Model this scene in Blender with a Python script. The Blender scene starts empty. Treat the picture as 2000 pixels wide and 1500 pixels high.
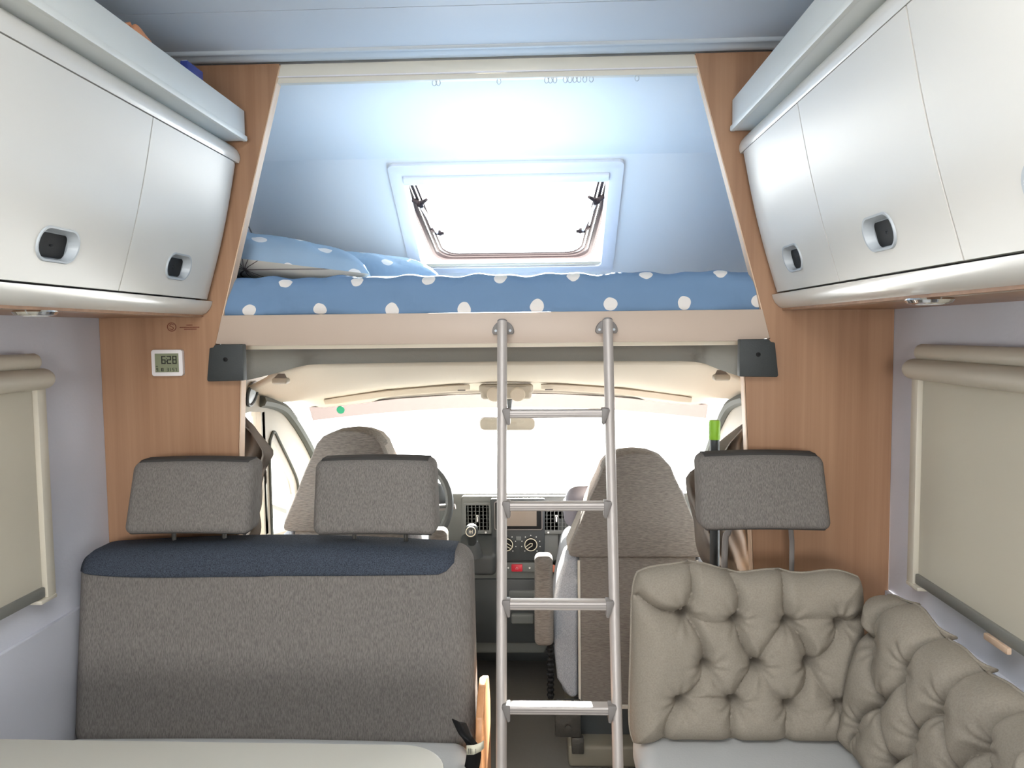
import bpy, bmesh, math, random
import numpy as np
from mathutils import Vector, Matrix
from mathutils.geometry import tessellate_polygon
random.seed(7)
sc = bpy.context.scene
COL = sc.collection

# ------------------------------------------------------------------ camera
CAMZ = 1.45
cam_d = bpy.data.cameras.new('camera'); cam_d.lens = 27.0; cam_d.sensor_width = 36.0
cam_d.clip_start = 0.02; cam_d.clip_end = 500
cam = bpy.data.objects.new('camera', cam_d); COL.objects.link(cam)
AX = [(0.99915036, 0.00769346, -0.04048917),     # world x, y, z axes as (right, up, forward)
      (0.0398761, 0.06778937, 0.99690245),
      (-0.01041436, 0.99766999, -0.06742498)]
rot = Matrix(((AX[0][0], AX[0][1], -AX[0][2]), (AX[1][0], AX[1][1], -AX[1][2]), (AX[2][0], AX[2][1], -AX[2][2])))
cam.matrix_world = Matrix.Translation((0, 0, CAMZ)) @ rot.to_4x4()
sc.camera = cam

# ------------------------------------------------------------------ world, sun, added fill lamps
world = bpy.data.worlds.new('daylight_sky'); sc.world = world; world.use_nodes = True
bg = world.node_tree.nodes['Background']
bg.inputs[0].default_value = (0.93, 0.97, 1.0, 1); bg.inputs[1].default_value = 9.0
sun_d = bpy.data.lights.new('sun', 'SUN'); sun_d.energy = 125.0; sun_d.angle = 0.009; sun_d.color = (1.0, 0.95, 0.86)
sun = bpy.data.objects.new('sun', sun_d); COL.objects.link(sun)
el, az = math.radians(21), math.radians(1.6)
sdir = Vector((-math.sin(az) * math.cos(el), -math.cos(az) * math.cos(el), -math.sin(el)))
sun.rotation_euler = sdir.to_track_quat('-Z', 'Y').to_euler(); sun.location = (2, 12, 7)

def area(name, loc, target, sx, sy, power, color):
    d = bpy.data.lights.new(name, 'AREA'); d.shape = 'RECTANGLE'; d.size = sx; d.size_y = sy
    d.energy = power; d.color = color
    o = bpy.data.objects.new(name, d); COL.objects.link(o); o.location = loc
    o.rotation_euler = (Vector(target) - Vector(loc)).to_track_quat('-Z', 'Y').to_euler()
    return o
area('roof_fill_lamp', (-0.1445, 0.35, 2.29), (-0.1445, 0.35, 0), 0.88, 0.88, 8, (1.0, 0.985, 0.96))  # added fill lamp pointing down through an unseen roof opening
area('rear_fill_lamp', (-0.1445, -2.32, 1.40), (-0.1445, 0, 1.40), 1.2, 0.62, 46, (1.0, 0.98, 0.95))  # added fill lamp behind the camera, brightens the surfaces facing it

vs = sc.view_settings
vs.view_transform = 'Standard'; vs.look = 'None'; vs.exposure = 0.0; vs.gamma = 1.0; vs.use_curve_mapping = False

# ------------------------------------------------------------------ materials
MATS = {}
def nt(name):
    m = bpy.data.materials.new(name); m.use_nodes = True
    t = m.node_tree; b = t.nodes['Principled BSDF']; MATS[name] = m
    return m, t, b
def lin(c):
    return tuple(((v / 255.0) / 12.92 if v / 255.0 <= 0.04045 else ((v / 255.0 + 0.055) / 1.055) ** 2.4) for v in c) + (1,)
def plain(name, rgb, rough=0.5, metal=0.0, spec=0.5, coat=0.0, bump=0.0, bscale=60.0, var=0.0):
    m, t, b = nt(name)
    col = lin(rgb)
    b.inputs['Base Color'].default_value = col
    b.inputs['Roughness'].default_value = rough; b.inputs['Metallic'].default_value = metal
    b.inputs['Specular IOR Level'].default_value = spec
    b.inputs['Coat Weight'].default_value = coat
    if bump or var:
        tc = t.nodes.new('ShaderNodeTexCoord'); n = t.nodes.new('ShaderNodeTexNoise')
        n.inputs['Scale'].default_value = bscale; n.inputs['Detail'].default_value = 4
        t.links.new(tc.outputs['Object'], n.inputs['Vector'])
        if bump:
            bp = t.nodes.new('ShaderNodeBump'); bp.inputs['Strength'].default_value = bump; bp.inputs['Distance'].default_value = 0.01
            t.links.new(n.outputs['Fac'], bp.inputs['Height']); t.links.new(bp.outputs['Normal'], b.inputs['Normal'])
        if var:
            mx = t.nodes.new('ShaderNodeMix'); mx.data_type = 'RGBA'
            mx.inputs[6].default_value = tuple(c * (1 - var) for c in col[:3]) + (1,)
            mx.inputs[7].default_value = tuple(min(1, c * (1 + var)) for c in col[:3]) + (1,)
            t.links.new(n.outputs['Fac'], mx.inputs[0]); t.links.new(mx.outputs[2], b.inputs['Base Color'])
    return m
def streaked(name, a, bcol, scale, rough=0.5, lo=0.3, hi=0.7, bump=0.0, detail=6, spec=0.4, fine=None):
    """two colours mixed by a stretched noise; scale is an (x, y, z) stretch"""
    m, t, b = nt(name)
    tc = t.nodes.new('ShaderNodeTexCoord'); mp = t.nodes.new('ShaderNodeMapping'); n = t.nodes.new('ShaderNodeTexNoise')
    mp.inputs['Scale'].default_value = scale
    n.inputs['Scale'].default_value = 1.0; n.inputs['Detail'].default_value = detail; n.inputs['Roughness'].default_value = 0.6
    r = t.nodes.new('ShaderNodeValToRGB')
    r.color_ramp.elements[0].position = lo; r.color_ramp.elements[0].color = lin(a)
    r.color_ramp.elements[1].position = hi; r.color_ramp.elements[1].color = lin(bcol)
    t.links.new(tc.outputs['Object'], mp.inputs['Vector']); t.links.new(mp.outputs['Vector'], n.inputs['Vector'])
    t.links.new(n.outputs['Fac'], r.inputs['Fac']); t.links.new(r.outputs['Color'], b.inputs['Base Color'])
    b.inputs['Roughness'].default_value = rough; b.inputs['Specular IOR Level'].default_value = spec
    if bump:
        bp = t.nodes.new('ShaderNodeBump'); bp.inputs['Strength'].default_value = bump; bp.inputs['Distance'].default_value = 0.004
        t.links.new(n.outputs['Fac'], bp.inputs['Height']); t.links.new(bp.outputs['Normal'], b.inputs['Normal'])
    return m
def glass(name, tint=(1, 1, 1), gloss=0.06):
    m = bpy.data.materials.new(name); m.use_nodes = True; t = m.node_tree; t.nodes.clear()
    o = t.nodes.new('ShaderNodeOutputMaterial'); tr = t.nodes.new('ShaderNodeBsdfTransparent'); g = t.nodes.new('ShaderNodeBsdfGlossy')
    tr.inputs[0].default_value = (*tint, 1); g.inputs['Roughness'].default_value = 0.03
    mx = t.nodes.new('ShaderNodeMixShader'); mx.inputs[0].default_value = gloss
    t.links.new(tr.outputs[0], mx.inputs[1]); t.links.new(g.outputs[0], mx.inputs[2]); t.links.new(mx.outputs[0], o.inputs[0])
    MATS[name] = m; return m
def translucent(name, rgb, amount):
    m = bpy.data.materials.new(name); m.use_nodes = True; t = m.node_tree; b = t.nodes['Principled BSDF']
    b.inputs['Base Color'].default_value = lin(rgb); b.inputs['Roughness'].default_value = 0.8
    tl = t.nodes.new('ShaderNodeBsdfTranslucent'); tl.inputs[0].default_value = lin(rgb)
    mx = t.nodes.new('ShaderNodeMixShader'); mx.inputs[0].default_value = amount
    o = t.nodes['Material Output']
    t.links.new(b.outputs[0], mx.inputs[1]); t.links.new(tl.outputs[0], mx.inputs[2]); t.links.new(mx.outputs[0], o.inputs[0])
    MATS[name] = m; return m
def dotted(name, base, dot, du, dv, rad, u0, v0, sheen=True):
    """blue cloth printed with a staggered lattice of pale spots, laid out on the cloth's own UVs (metres)"""
    m, t, b = nt(name)
    uv = t.nodes.new('ShaderNodeUVMap'); sep = t.nodes.new('ShaderNodeSeparateXYZ'); t.links.new(uv.outputs[0], sep.inputs[0])
    nz = t.nodes.new('ShaderNodeTexNoise'); nz.inputs['Scale'].default_value = 22; nz.inputs['Detail'].default_value = 2
    t.links.new(uv.outputs[0], nz.inputs['Vector'])
    def math_(op, a, c=None, d=None):
        n = t.nodes.new('ShaderNodeMath'); n.operation = op
        for i, v in enumerate((a, c, d)):
            if v is None: continue
            if isinstance(v, (int, float)): n.inputs[i].default_value = v
            else: t.links.new(v, n.inputs[i])
        return n.outputs[0]
    wob = math_('MULTIPLY', math_('SUBTRACT', nz.outputs['Fac'], 0.5), 0.012)
    u = math_('SUBTRACT', math_('ADD', sep.outputs[0], wob), u0); v = math_('SUBTRACT', math_('ADD', sep.outputs[1], wob), v0)
    row = math_('ROUND', math_('DIVIDE', v, dv))
    odd = math_('ABSOLUTE', math_('MODULO', row, 2.0))
    us = math_('ADD', u, math_('MULTIPLY', odd, du / 2))
    fu = math_('SUBTRACT', us, math_('MULTIPLY', math_('ROUND', math_('DIVIDE', us, du)), du))
    fv = math_('SUBTRACT', v, math_('MULTIPLY', row, dv))
    d = math_('SQRT', math_('ADD', math_('MULTIPLY', fu, fu), math_('MULTIPLY', fv, fv)))
    mask = math_('LESS_THAN', d, rad)
    mx = t.nodes.new('ShaderNodeMix'); mx.data_type = 'RGBA'
    mx.inputs[6].default_value = lin(base); mx.inputs[7].default_value = lin(dot)
    t.links.new(mask, mx.inputs[0]); t.links.new(mx.outputs[2], b.inputs['Base Color'])
    b.inputs['Roughness'].default_value = 0.85; b.inputs['Specular IOR Level'].default_value = 0.2
    n2 = t.nodes.new('ShaderNodeTexNoise'); n2.inputs['Scale'].default_value = 9; n2.inputs['Detail'].default_value = 3
    t.links.new(uv.outputs[0], n2.inputs['Vector'])
    bp = t.nodes.new('ShaderNodeBump'); bp.inputs['Strength'].default_value = 0.5; bp.inputs['Distance'].default_value = 0.02
    t.links.new(n2.outputs['Fac'], bp.inputs['Height']); t.links.new(bp.outputs['Normal'], b.inputs['Normal'])
    return m
def flower(name, base, line, cu, cv, spokes=13):
    m, t, b = nt(name)
    uv = t.nodes.new('ShaderNodeUVMap'); sep = t.nodes.new('ShaderNodeSeparateXYZ'); t.links.new(uv.outputs[0], sep.inputs[0])
    def math_(op, a, c=None):
        n = t.nodes.new('ShaderNodeMath'); n.operation = op
        for i, v in enumerate((a, c)):
            if v is None: continue
            if isinstance(v, (int, float)): n.inputs[i].default_value = v
            else: t.links.new(v, n.inputs[i])
        return n.outputs[0]
    u = math_('SUBTRACT', sep.outputs[0], cu); v = math_('SUBTRACT', sep.outputs[1], cv)
    r = math_('SQRT', math_('ADD', math_('MULTIPLY', u, u), math_('MULTIPLY', v, v)))
    a = math_('DIVIDE', math_('ARCTAN2', v, u), 2 * math.pi / spokes)
    fr = math_('ABSOLUTE', math_('SUBTRACT', a, math_('ROUND', a)))
    dist = math_('MULTIPLY', math_('MULTIPLY', fr, r), 2 * math.pi / spokes)
    mask = math_('MAXIMUM', math_('LESS_THAN', dist, 0.0011), math_('LESS_THAN', r, 0.006))
    mx = t.nodes.new('ShaderNodeMix'); mx.data_type = 'RGBA'
    mx.inputs[6].default_value = lin(base); mx.inputs[7].default_value = lin(line)
    t.links.new(mask, mx.inputs[0]); t.links.new(mx.outputs[2], b.inputs['Base Color'])
    b.inputs['Roughness'].default_value = 0.9
    return m

plain('laminate', (211, 208, 200), 0.32, spec=0.5)
plain('pearl', (214, 211, 203), 0.25, spec=0.6, coat=0.2)
plain('shelf_white', (222, 224, 219), 0.4)
plain('wall_paint', (205, 206, 214), 0.6, bump=0.05, bscale=120)
plain('ceiling_paint', (202, 206, 210), 0.5)
plain('alcove_paint', (232, 232, 230), 0.7, spec=0.25)
plain('seam_grey', (122, 122, 124), 0.5)
plain('cream_beam', (222, 218, 205), 0.4)
plain('trim_grey', (196, 204, 210), 0.35)
plain('frame_white', (232, 230, 232), 0.4)
plain('blind_cream', (200, 193, 177), 0.45)
translucent('blind_shade', (196, 189, 172), 0.10)
plain('bar_grey', (128, 128, 122), 0.5)
plain('board_beige', (186, 168, 152), 0.45)
plain('ledge_cream', (236, 226, 206), 0.4)
streaked('wood', (148, 111, 84), (170, 133, 104), (30, 30, 0.6), rough=0.38, lo=0.32, hi=0.70)
streaked('wood_edge', (206, 176, 148), (222, 194, 168), (40, 40, 1.0), rough=0.5)
streaked('wood_orange', (196, 140, 96), (214, 160, 116), (30, 30, 1.0), rough=0.35)
streaked('seat_fabric', (100, 96, 92), (126, 121, 116), (520, 520, 60), rough=0.95, lo=0.34, hi=0.66, bump=0.12, detail=2, spec=0.1)
streaked('cab_fabric', (100, 95, 90), (124, 118, 112), (60, 60, 520), rough=0.95, lo=0.36, hi=0.64, bump=0.2, detail=3, spec=0.1)
streaked('cab_side_fabric', (128, 122, 115), (160, 153, 146), (260, 260, 260), rough=0.95, bump=0.2, detail=3, spec=0.1)
streaked('bolster_fabric', (128, 132, 138), (162, 164, 170), (300, 300, 300), rough=0.9, bump=0.2, detail=3, spec=0.15)
streaked('navy_fabric', (44, 49, 58), (74, 81, 92), (480, 480, 480), rough=0.9, lo=0.35, hi=0.65, bump=0.3, detail=2, spec=0.2)
plain('piping_grey', (186, 180, 170), 0.8)
plain('dark_piping', (58, 56, 54), 0.9)
streaked('linen', (136, 128, 116), (147, 139, 127), (260, 260, 260), rough=0.9, bump=0.1, detail=2, spec=0.1)
plain('leather_grey', (190, 191, 190), 0.55, bump=0.08, bscale=200)
plain('table_cream', (196, 193, 182), 0.35)
plain('aluminium', (178, 171, 166), 0.45, metal=0.3)
plain('cap_grey', (122, 117, 114), 0.5)
plain('bracket_grey', (48, 52, 52), 0.6, bump=0.1, bscale=300)
plain('roof_grey', (128, 126, 120), 0.85, bump=0.1, bscale=250)
plain('headliner', (184, 173, 156), 0.85, bump=0.1, bscale=250)
plain('trim_beige', (158, 149, 134), 0.6)
plain('dash_grey', (108, 111, 108), 0.6, bump=0.08, bscale=300)
plain('dash_dark', (60, 64, 65), 0.5)
plain('black_plastic', (16, 16, 17), 0.6, spec=0.25)
plain('rubber', (78, 80, 74), 0.7)
plain('seal_brown', (40, 32, 34), 0.6, spec=0.2)
plain('screen_grey', (120, 110, 100), 0.25)
plain('cream_mark', (232, 226, 204), 0.5)
plain('red_button', (205, 40, 58), 0.4)
plain('white_mark', (240, 240, 236), 0.5)
plain('chrome', (225, 225, 225), 0.12, metal=1.0)
plain('lamp_glass', (230, 230, 228), 0.15)
plain('clock_white', (222, 216, 214), 0.45)
plain('lcd', (130, 134, 108), 0.3)
plain('lcd_ink', (28, 30, 24), 0.5)
plain('pictogram_red', (120, 62, 44), 0.6)
plain('green_grip', (128, 176, 40), 0.5)
plain('pole_black', (46, 50, 52), 0.45)
translucent('curtain_taupe', (126, 117, 108), 0.25)
plain('green_sticker', (0, 150, 110), 0.5)
plain('orange_cap', (214, 132, 108), 0.5)
plain('child_grey', (122, 118, 126), 0.6)
plain('child_light', (150, 153, 158), 0.5)
plain('floor_dark', (104, 102, 97), 0.7, bump=0.1, bscale=90)
plain('plinth_beige', (120, 115, 102), 0.6)
plain('metal_worn', (86, 84, 80), 0.45, metal=0.6, bump=0.4, bscale=40, var=0.3)
plain('tag_white', (226, 222, 200), 0.7)
plain('tag_ink', (110, 108, 96), 0.7)
plain('blue_box', (42, 56, 130), 0.5)
plain('peach_item', (214, 150, 110), 0.6)
plain('asphalt', (150, 154, 160), 0.9, bump=0.3, bscale=30, var=0.15)
plain('white_sheet', (230, 232, 236), 0.8)
glass('clear_glass', (0.97, 0.985, 0.98), 0.05)
glass('acrylic', (0.96, 0.97, 0.97), 0.05)
glass('reflection_tint', (0.084, 0.066, 0.060), 0.02)  # reddish reflection put into the colour of the glass
translucent('glide_plastic', (225, 228, 230), 0.4)
dotted('dot_cloth', (108, 135, 166), (222, 217, 212), 0.1945, 0.080, 0.0175, -0.598, 0.0165)
dotted('pillow_cloth', (150, 174, 196), (228, 226, 224), 0.19, 0.10, 0.021, 0.03, 0.04)
flower('flower_cloth', (206, 200, 188), (104, 90, 86), 0.09, 0.024)
M = MATS

# ------------------------------------------------------------------ helpers
def org(o):
    v = Vector((0, 0, 0))
    while o is not None:
        v += o.location; o = o.parent
    return v
def tag(o, label=None, cat=None, group=None, kind=None):
    if label: o['label'] = label
    if cat: o['category'] = cat
    if group: o['group'] = group
    if kind: o['kind'] = kind
    return o
def thing(name, loc, label, cat, group=None):
    o = bpy.data.objects.new(name, None); o.empty_display_size = 0.05; COL.objects.link(o); o.location = loc
    return tag(o, label, cat, group)

class MB:
    """collects geometry in world coordinates; build() links it as one mesh object"""
    def __init__(self):
        self.v = []; self.f = []; self.uv = None
    def add(self, v, f):
        n = len(self.v); self.v += [tuple(p) for p in v]; self.f += [tuple(i + n for i in q) for q in f]; return self
    def box(self, x0, x1, y0, y1, z0, z1):
        v = [(x, y, z) for x in (x0, x1) for y in (y0, y1) for z in (z0, z1)]
        return self.add(v, [(0, 1, 3, 2), (4, 6, 7, 5), (0, 4, 5, 1), (2, 3, 7, 6), (0, 2, 6, 4), (1, 5, 7, 3)])
    def plate(self, outer, holes, to3, t0, t1):
        """flat polygon with holes, extruded between t0 and t1; to3(a, b, t) gives the world point"""
        loops = [list(outer)] + [list(h) for h in holes]
        tris = tessellate_polygon([[Vector((a, b, 0)) for a, b in l] for l in loops])
        flat = [p for l in loops for p in l]; n = len(flat)
        v = [to3(a, b, t0) for a, b in flat] + [to3(a, b, t1) for a, b in flat]
        f = [tuple(t) for t in tris] + [tuple(i + n for i in reversed(t)) for t in tris]
        k = 0
        for l in loops:
            for i in range(len(l)):
                a, b = k + i, k + (i + 1) % len(l)
                f.append((a, b, b + n, a + n))
            k += len(l)
        return self.add(v, f)
    def prism(self, outer, to3, t0, t1):
        """simple polygon extruded with ngon caps (bevel friendly)"""
        n = len(outer)
        v = [to3(a, b, t0) for a, b in outer] + [to3(a, b, t1) for a, b in outer]
        f = [tuple(range(n)), tuple(range(2 * n - 1, n - 1, -1))]
        f += [(i, (i + 1) % n, (i + 1) % n + n, i + n) for i in range(n)]
        return self.add(v, f)
    def tube(self, path, rad, seg=10, closed=False, flat=1.0):
        pts = [Vector(p) for p in path]; n = len(pts); rings = []
        up = None
        for i, p in enumerate(pts):
            if closed: d = pts[(i + 1) % n] - pts[i - 1]
            else: d = pts[min(i + 1, n - 1)] - pts[max(i - 1, 0)]
            d.normalize()
            if up is None:
                up = Vector((0, 0, 1)) if abs(d.z) < 0.9 else Vector((0, 1, 0))
            a = d.cross(up).normalized(); up = a.cross(d).normalized()
            r = rad[i] if isinstance(rad, (list, tuple)) else rad
            rings.append([p + (a * math.cos(2 * math.pi * k / seg) + up * math.sin(2 * math.pi * k / seg) * flat) * r for k in range(seg)])
        v = [q for r in rings for q in r]; f = []
        m = n if closed else n - 1
        for i in range(m):
            j = (i + 1) % n
            for k in range(seg):
                f.append((i * seg + k, i * seg + (k + 1) % seg, j * seg + (k + 1) % seg, j * seg + k))
        if not closed:
            f.append(tuple(reversed(range(seg)))); f.append(tuple((n - 1) * seg + k for k in range(seg)))
        return self.add(v, f)
    def lathe(self, prof, c, axis, seg=24):
        """profile [(r, h)] turned about axis through c"""
        ax = Vector(axis).normalized(); a = ax.orthogonal().normalized(); b = ax.cross(a)
        v = []; f = []; n = len(prof)
        for k in range(seg):
            w = a * math.cos(2 * math.pi * k / seg) + b * math.sin(2 * math.pi * k / seg)
            v += [Vector(c) + w * r + ax * h for r, h in prof]
        for k in range(seg):
            k2 = (k + 1) % seg
            for i in range(n - 1):
                f.append((k * n + i, k2 * n + i, k2 * n + i + 1, k * n + i + 1))
        f.append(tuple(k * n for k in reversed(range(seg)))); f.append(tuple(k * n + n - 1 for k in range(seg)))
        return self.add(v, f)
    def grid(self, rows, uv=None, closed_u=False):
        """rows: list of equal-length lists of points"""
        nr, nc = len(rows), len(rows[0]); n0 = len(self.v)
        v = [p for r in rows for p in r]; f = []
        for i in range(nr - 1):
            for j in range(nc if closed_u else nc - 1):
                f.append((i * nc + j, i * nc + (j + 1) % nc, (i + 1) * nc + (j + 1) % nc, (i + 1) * nc + j))
        self.add(v, f)
        if uv is not None: self.uv = [u for r in uv for u in r]
        return self
    def pad(self, c, h, r, n=5, m=8, deform=None, rotm=None):
        """rounded box: centre c, half sizes h, corner radius r; deform(p, h) works in local coordinates"""
        h = Vector(h); c = Vector(c)
        def ax(i):
            rr = min(r, h[i] * 0.999); inn = h[i] - rr
            e = [h[i] - rr + rr * math.tan(math.pi / 4 * k / n) for k in range(n + 1)]
            mid = [inn * (2 * k / m - 1) for k in range(m + 1)]
            out = [-q for q in reversed(e[1:])] + mid + e[1:]
            return out
        A = [ax(0), ax(1), ax(2)]
        key = {}; v = []; f = []
        def vid(q):
            k = tuple(round(x, 6) for x in q)
            if k in key: return key[k]
            inn = Vector([max(-(h[i] - min(r, h[i] * 0.999)), min(h[i] - min(r, h[i] * 0.999), q[i])) for i in range(3)])
            d = Vector(q) - inn
            p = inn + d.normalized() * r if d.length > 1e-9 else inn
            if r > min(h): 
                p = Vector([max(-h[i], min(h[i], p[i])) for i in range(3)])
            if deform: p = Vector(deform(p, h))
            if rotm: p = rotm @ p
            key[k] = len(v); v.append(p + c); return key[k]
        for i in range(3):
            j, k = (i + 1) % 3, (i + 2) % 3
            for s in (-1, 1):
                for a in range(len(A[j]) - 1):
                    for b in range(len(A[k]) - 1):
                        q = []
                        for (da, db) in ((0, 0), (1, 0), (1, 1), (0, 1)):
                            p = [0, 0, 0]; p[i] = s * h[i]; p[j] = A[j][a + da]; p[k] = A[k][b + db]; q.append(vid(p))
                        f.append(tuple(q) if s > 0 else tuple(reversed(q)))
        return self.add(v, f)
    def build(self, name, mat, parent=None, bevel=0.0, seg=2, smooth=True, angle=35, base=None, solid=0.0):
        me = bpy.data.meshes.new(name)
        if parent is not None: o0 = org(parent)
        elif base is not None: o0 = Vector(base)
        else:
            xs = [p[0] for p in self.v]; ys = [p[1] for p in self.v]; zs = [p[2] for p in self.v]
            o0 = Vector(((min(xs) + max(xs)) / 2, (min(ys) + max(ys)) / 2, min(zs)))
        me.from_pydata([(p[0] - o0.x, p[1] - o0.y, p[2] - o0.z) for p in self.v], [], self.f)
        if self.uv is not None:
            ul = me.uv_layers.new(name='UVMap')
            for l in me.loops: ul.data[l.index].uv = self.uv[l.vertex_index]
        bm = bmesh.new(); bm.from_mesh(me)
        if self.uv is None: bmesh.ops.remove_doubles(bm, verts=bm.verts, dist=1e-6)
        bmesh.ops.recalc_face_normals(bm, faces=bm.faces)
        if bevel > 0:
            es = [e for e in bm.edges if len(e.link_faces) == 2 and e.calc_face_angle(0) > math.radians(30)]
            bmesh.ops.bevel(bm, geom=es, offset=bevel, segments=seg, profile=0.5, affect='EDGES', clamp_overlap=True)
        bm.to_mesh(me); bm.free()
        if smooth:
            me.shade_smooth(); me.set_sharp_from_angle(angle=math.radians(angle))
        me.materials.append(M[mat] if isinstance(mat, str) else mat)
        o = bpy.data.objects.new(name, me); COL.objects.link(o)
        if parent is not None: o.parent = parent
        else: o.location = o0
        if solid:
            md = o.modifiers.new('thickness', 'SOLIDIFY'); md.thickness = solid; md.offset = 0
        return o
def rrect(x0, x1, y0, y1, r, n=6):
    pts = []
    for cx, cy, a0 in ((x1 - r, y1 - r, 0), (x0 + r, y1 - r, 90), (x0 + r, y0 + r, 180), (x1 - r, y0 + r, 270)):
        for k in range(n + 1):
            a = math.radians(a0 + 90 * k / n); pts.append((cx + r * math.cos(a), cy + r * math.sin(a)))
    return pts
def smooth_path(pts, n=6):
    """Catmull-Rom through pts"""
    P = [Vector(p) for p in pts]; out = []
    for i in range(len(P) - 1):
        p0, p1, p2, p3 = P[max(i - 1, 0)], P[i], P[i + 1], P[min(i + 2, len(P) - 1)]
        for k in range(n):
            t = k / n
            out.append(0.5 * ((2 * p1) + (p2 - p0) * t + (2 * p0 - 5 * p1 + 4 * p2 - p3) * t * t + (3 * p1 - p0 - 3 * p2 + p3) * t ** 3))
    out.append(P[-1]); return out
def lerp_tab(tab, x):
    """piecewise linear table [(x, y)] ascending"""
    if x <= tab[0][0]: return tab[0][1]
    for (a, b), (c, d) in zip(tab, tab[1:]):
        if x <= c: return b + (d - b) * (x - a) / (c - a)
    return tab[-1][1]
def struct(o, label, cat): return tag(o, label, cat, kind='structure')
XZ = lambda y_sign=1: (lambda a, b, t: (a, t, b))
to_xz = lambda a, b, t: (a, t, b)        # polygon in x,z extruded along y
to_yz = lambda a, b, t: (t, a, b)        # polygon in y,z extruded along x
to_xy = lambda a, b, t: (a, b, t)        # polygon in x,y extruded along z

XC = -0.1445          # centre line of the vehicle
HW = 1.0625           # half width of the living area
def X(s, d): return XC + s * d

# ================================================================== THE SETTING
b = MB(); b.box(X(-1, HW), X(1, HW), -2.25, 2.10, -0.05, 0.0)
struct(b.build('floor', 'floor_dark', smooth=False), 'dark floor of the living area', 'floor')
b = MB(); b.box(X(-1, .86), X(1, .86), 2.10, 3.70, -0.05, 0.0)
struct(b.build('floor_cab', 'floor_dark', smooth=False), 'dark rubber floor of the driving cab', 'floor')

for s, side in ((-1, 'left'), (1, 'right')):
    b = MB()
    xa, xb = X(s, HW), X(s, HW + 0.03)
    y0, y1 = (0.80, 1.70) if s < 0 else (0.80, 1.80)
    b.plate([(-2.25, 0), (2.07, 0), (2.07, 1.42), (3.66, 1.42), (3.66, 2.20), (-2.25, 2.20)],
            [[(y0, 0.88), (y0, 1.32), (y1, 1.32), (y1, 0.88)]], to_yz, xa, xb)
    w = struct(b.build('wall_' + side, 'wall_paint', smooth=False),
           'pale grey %s side wall of the living area' % side, 'wall')
    # lower wall panel under the window, with its thin top edge
    b = MB(); b.box(min(X(s, HW - .012), X(s, HW)), max(X(s, HW - .012), X(s, HW)), -0.6, 2.045, 0.0, 0.753)
    b.build('lower_panel', 'wall_paint', w, bevel=0.002)
    # the window behind the blind
    b = MB(); b.box(min(X(s, HW + .012), X(s, HW + .018)), max(X(s, HW + .012), X(s, HW + .018)), y0 - .01, y1 + .01, 0.87, 1.33)
    struct(b.build('window_1' if s < 0 else 'window_2', 'acrylic', smooth=False),
           'window pane behind the closed blind in the %s wall' % side, 'window')

# back wall behind the photographer; its opening is added for the rear fill lamp
b = MB()
b.plate([(X(-1, HW), 0), (X(1, HW), 0), (X(1, HW), 2.2), (X(-1, HW), 2.2)],
        [[(XC - .6, 1.09), (XC - .6, 1.71), (XC + .6, 1.71), (XC + .6, 1.09)]], to_xz, -2.25, -2.22)
struct(b.build('wall_back', 'laminate', smooth=False), 'pale rear wall behind the photographer', 'wall')

# ceiling: two panels with a joint, the rear one with an opening added for the fill lamp
cl = bpy.data.objects.new('ceiling', None); COL.objects.link(cl); struct(cl, 'pale blue-grey ceiling panels of the living area', 'ceiling')
b = MB()
b.plate([(X(-1, HW), -2.25), (X(1, HW), -2.25), (X(1, HW), 1.752), (X(-1, HW), 1.752)],
        [[(XC - .42, -.07), (XC - .42, .77), (XC + .42, .77), (XC + .42, -.07)]], to_xy, 2.175, 2.20)
b.build('ceiling_panel', 'ceiling_paint', cl, smooth=False)
b = MB(); b.box(X(-1, HW), X(1, HW), 1.755, 2.09, 2.175, 2.20); b.build('ceiling_panel', 'ceiling_paint', cl, smooth=False)
b = MB(); b.box(X(-1, HW), X(1, HW), 1.751, 1.756, 2.178, 2.20); b.build('joint', 'seam_grey', cl, smooth=False)
b = MB()
b.plate(rrect(XC - .47, XC + .47, -.12, .82, .04), [list(reversed(rrect(XC - .41, XC + .41, -.06, .76, .03)))], to_xy, 2.15, 2.176)
b.build('fill_opening_frame', 'frame_white', cl, bevel=0.004)  # unseen frame around the opening added for the fill lamp

# ceiling edge profile over the partition
b = MB()
prof = [(1.985, 2.175), (1.987, 2.169), (1.993, 2.166), (2.001, 2.169), (2.006, 2.170), (2.018, 2.163), (2.034, 2.161), (2.046, 2.166), (2.050, 2.1745)]
b.prism(prof, lambda a, bb, t: (t, a, bb), X(-1, HW - .002), X(1, HW - .002))
struct(b.build('trim_1', 'trim_grey', angle=50), 'pale ribbed ceiling edge strip above the wood partition', 'trim')

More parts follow.
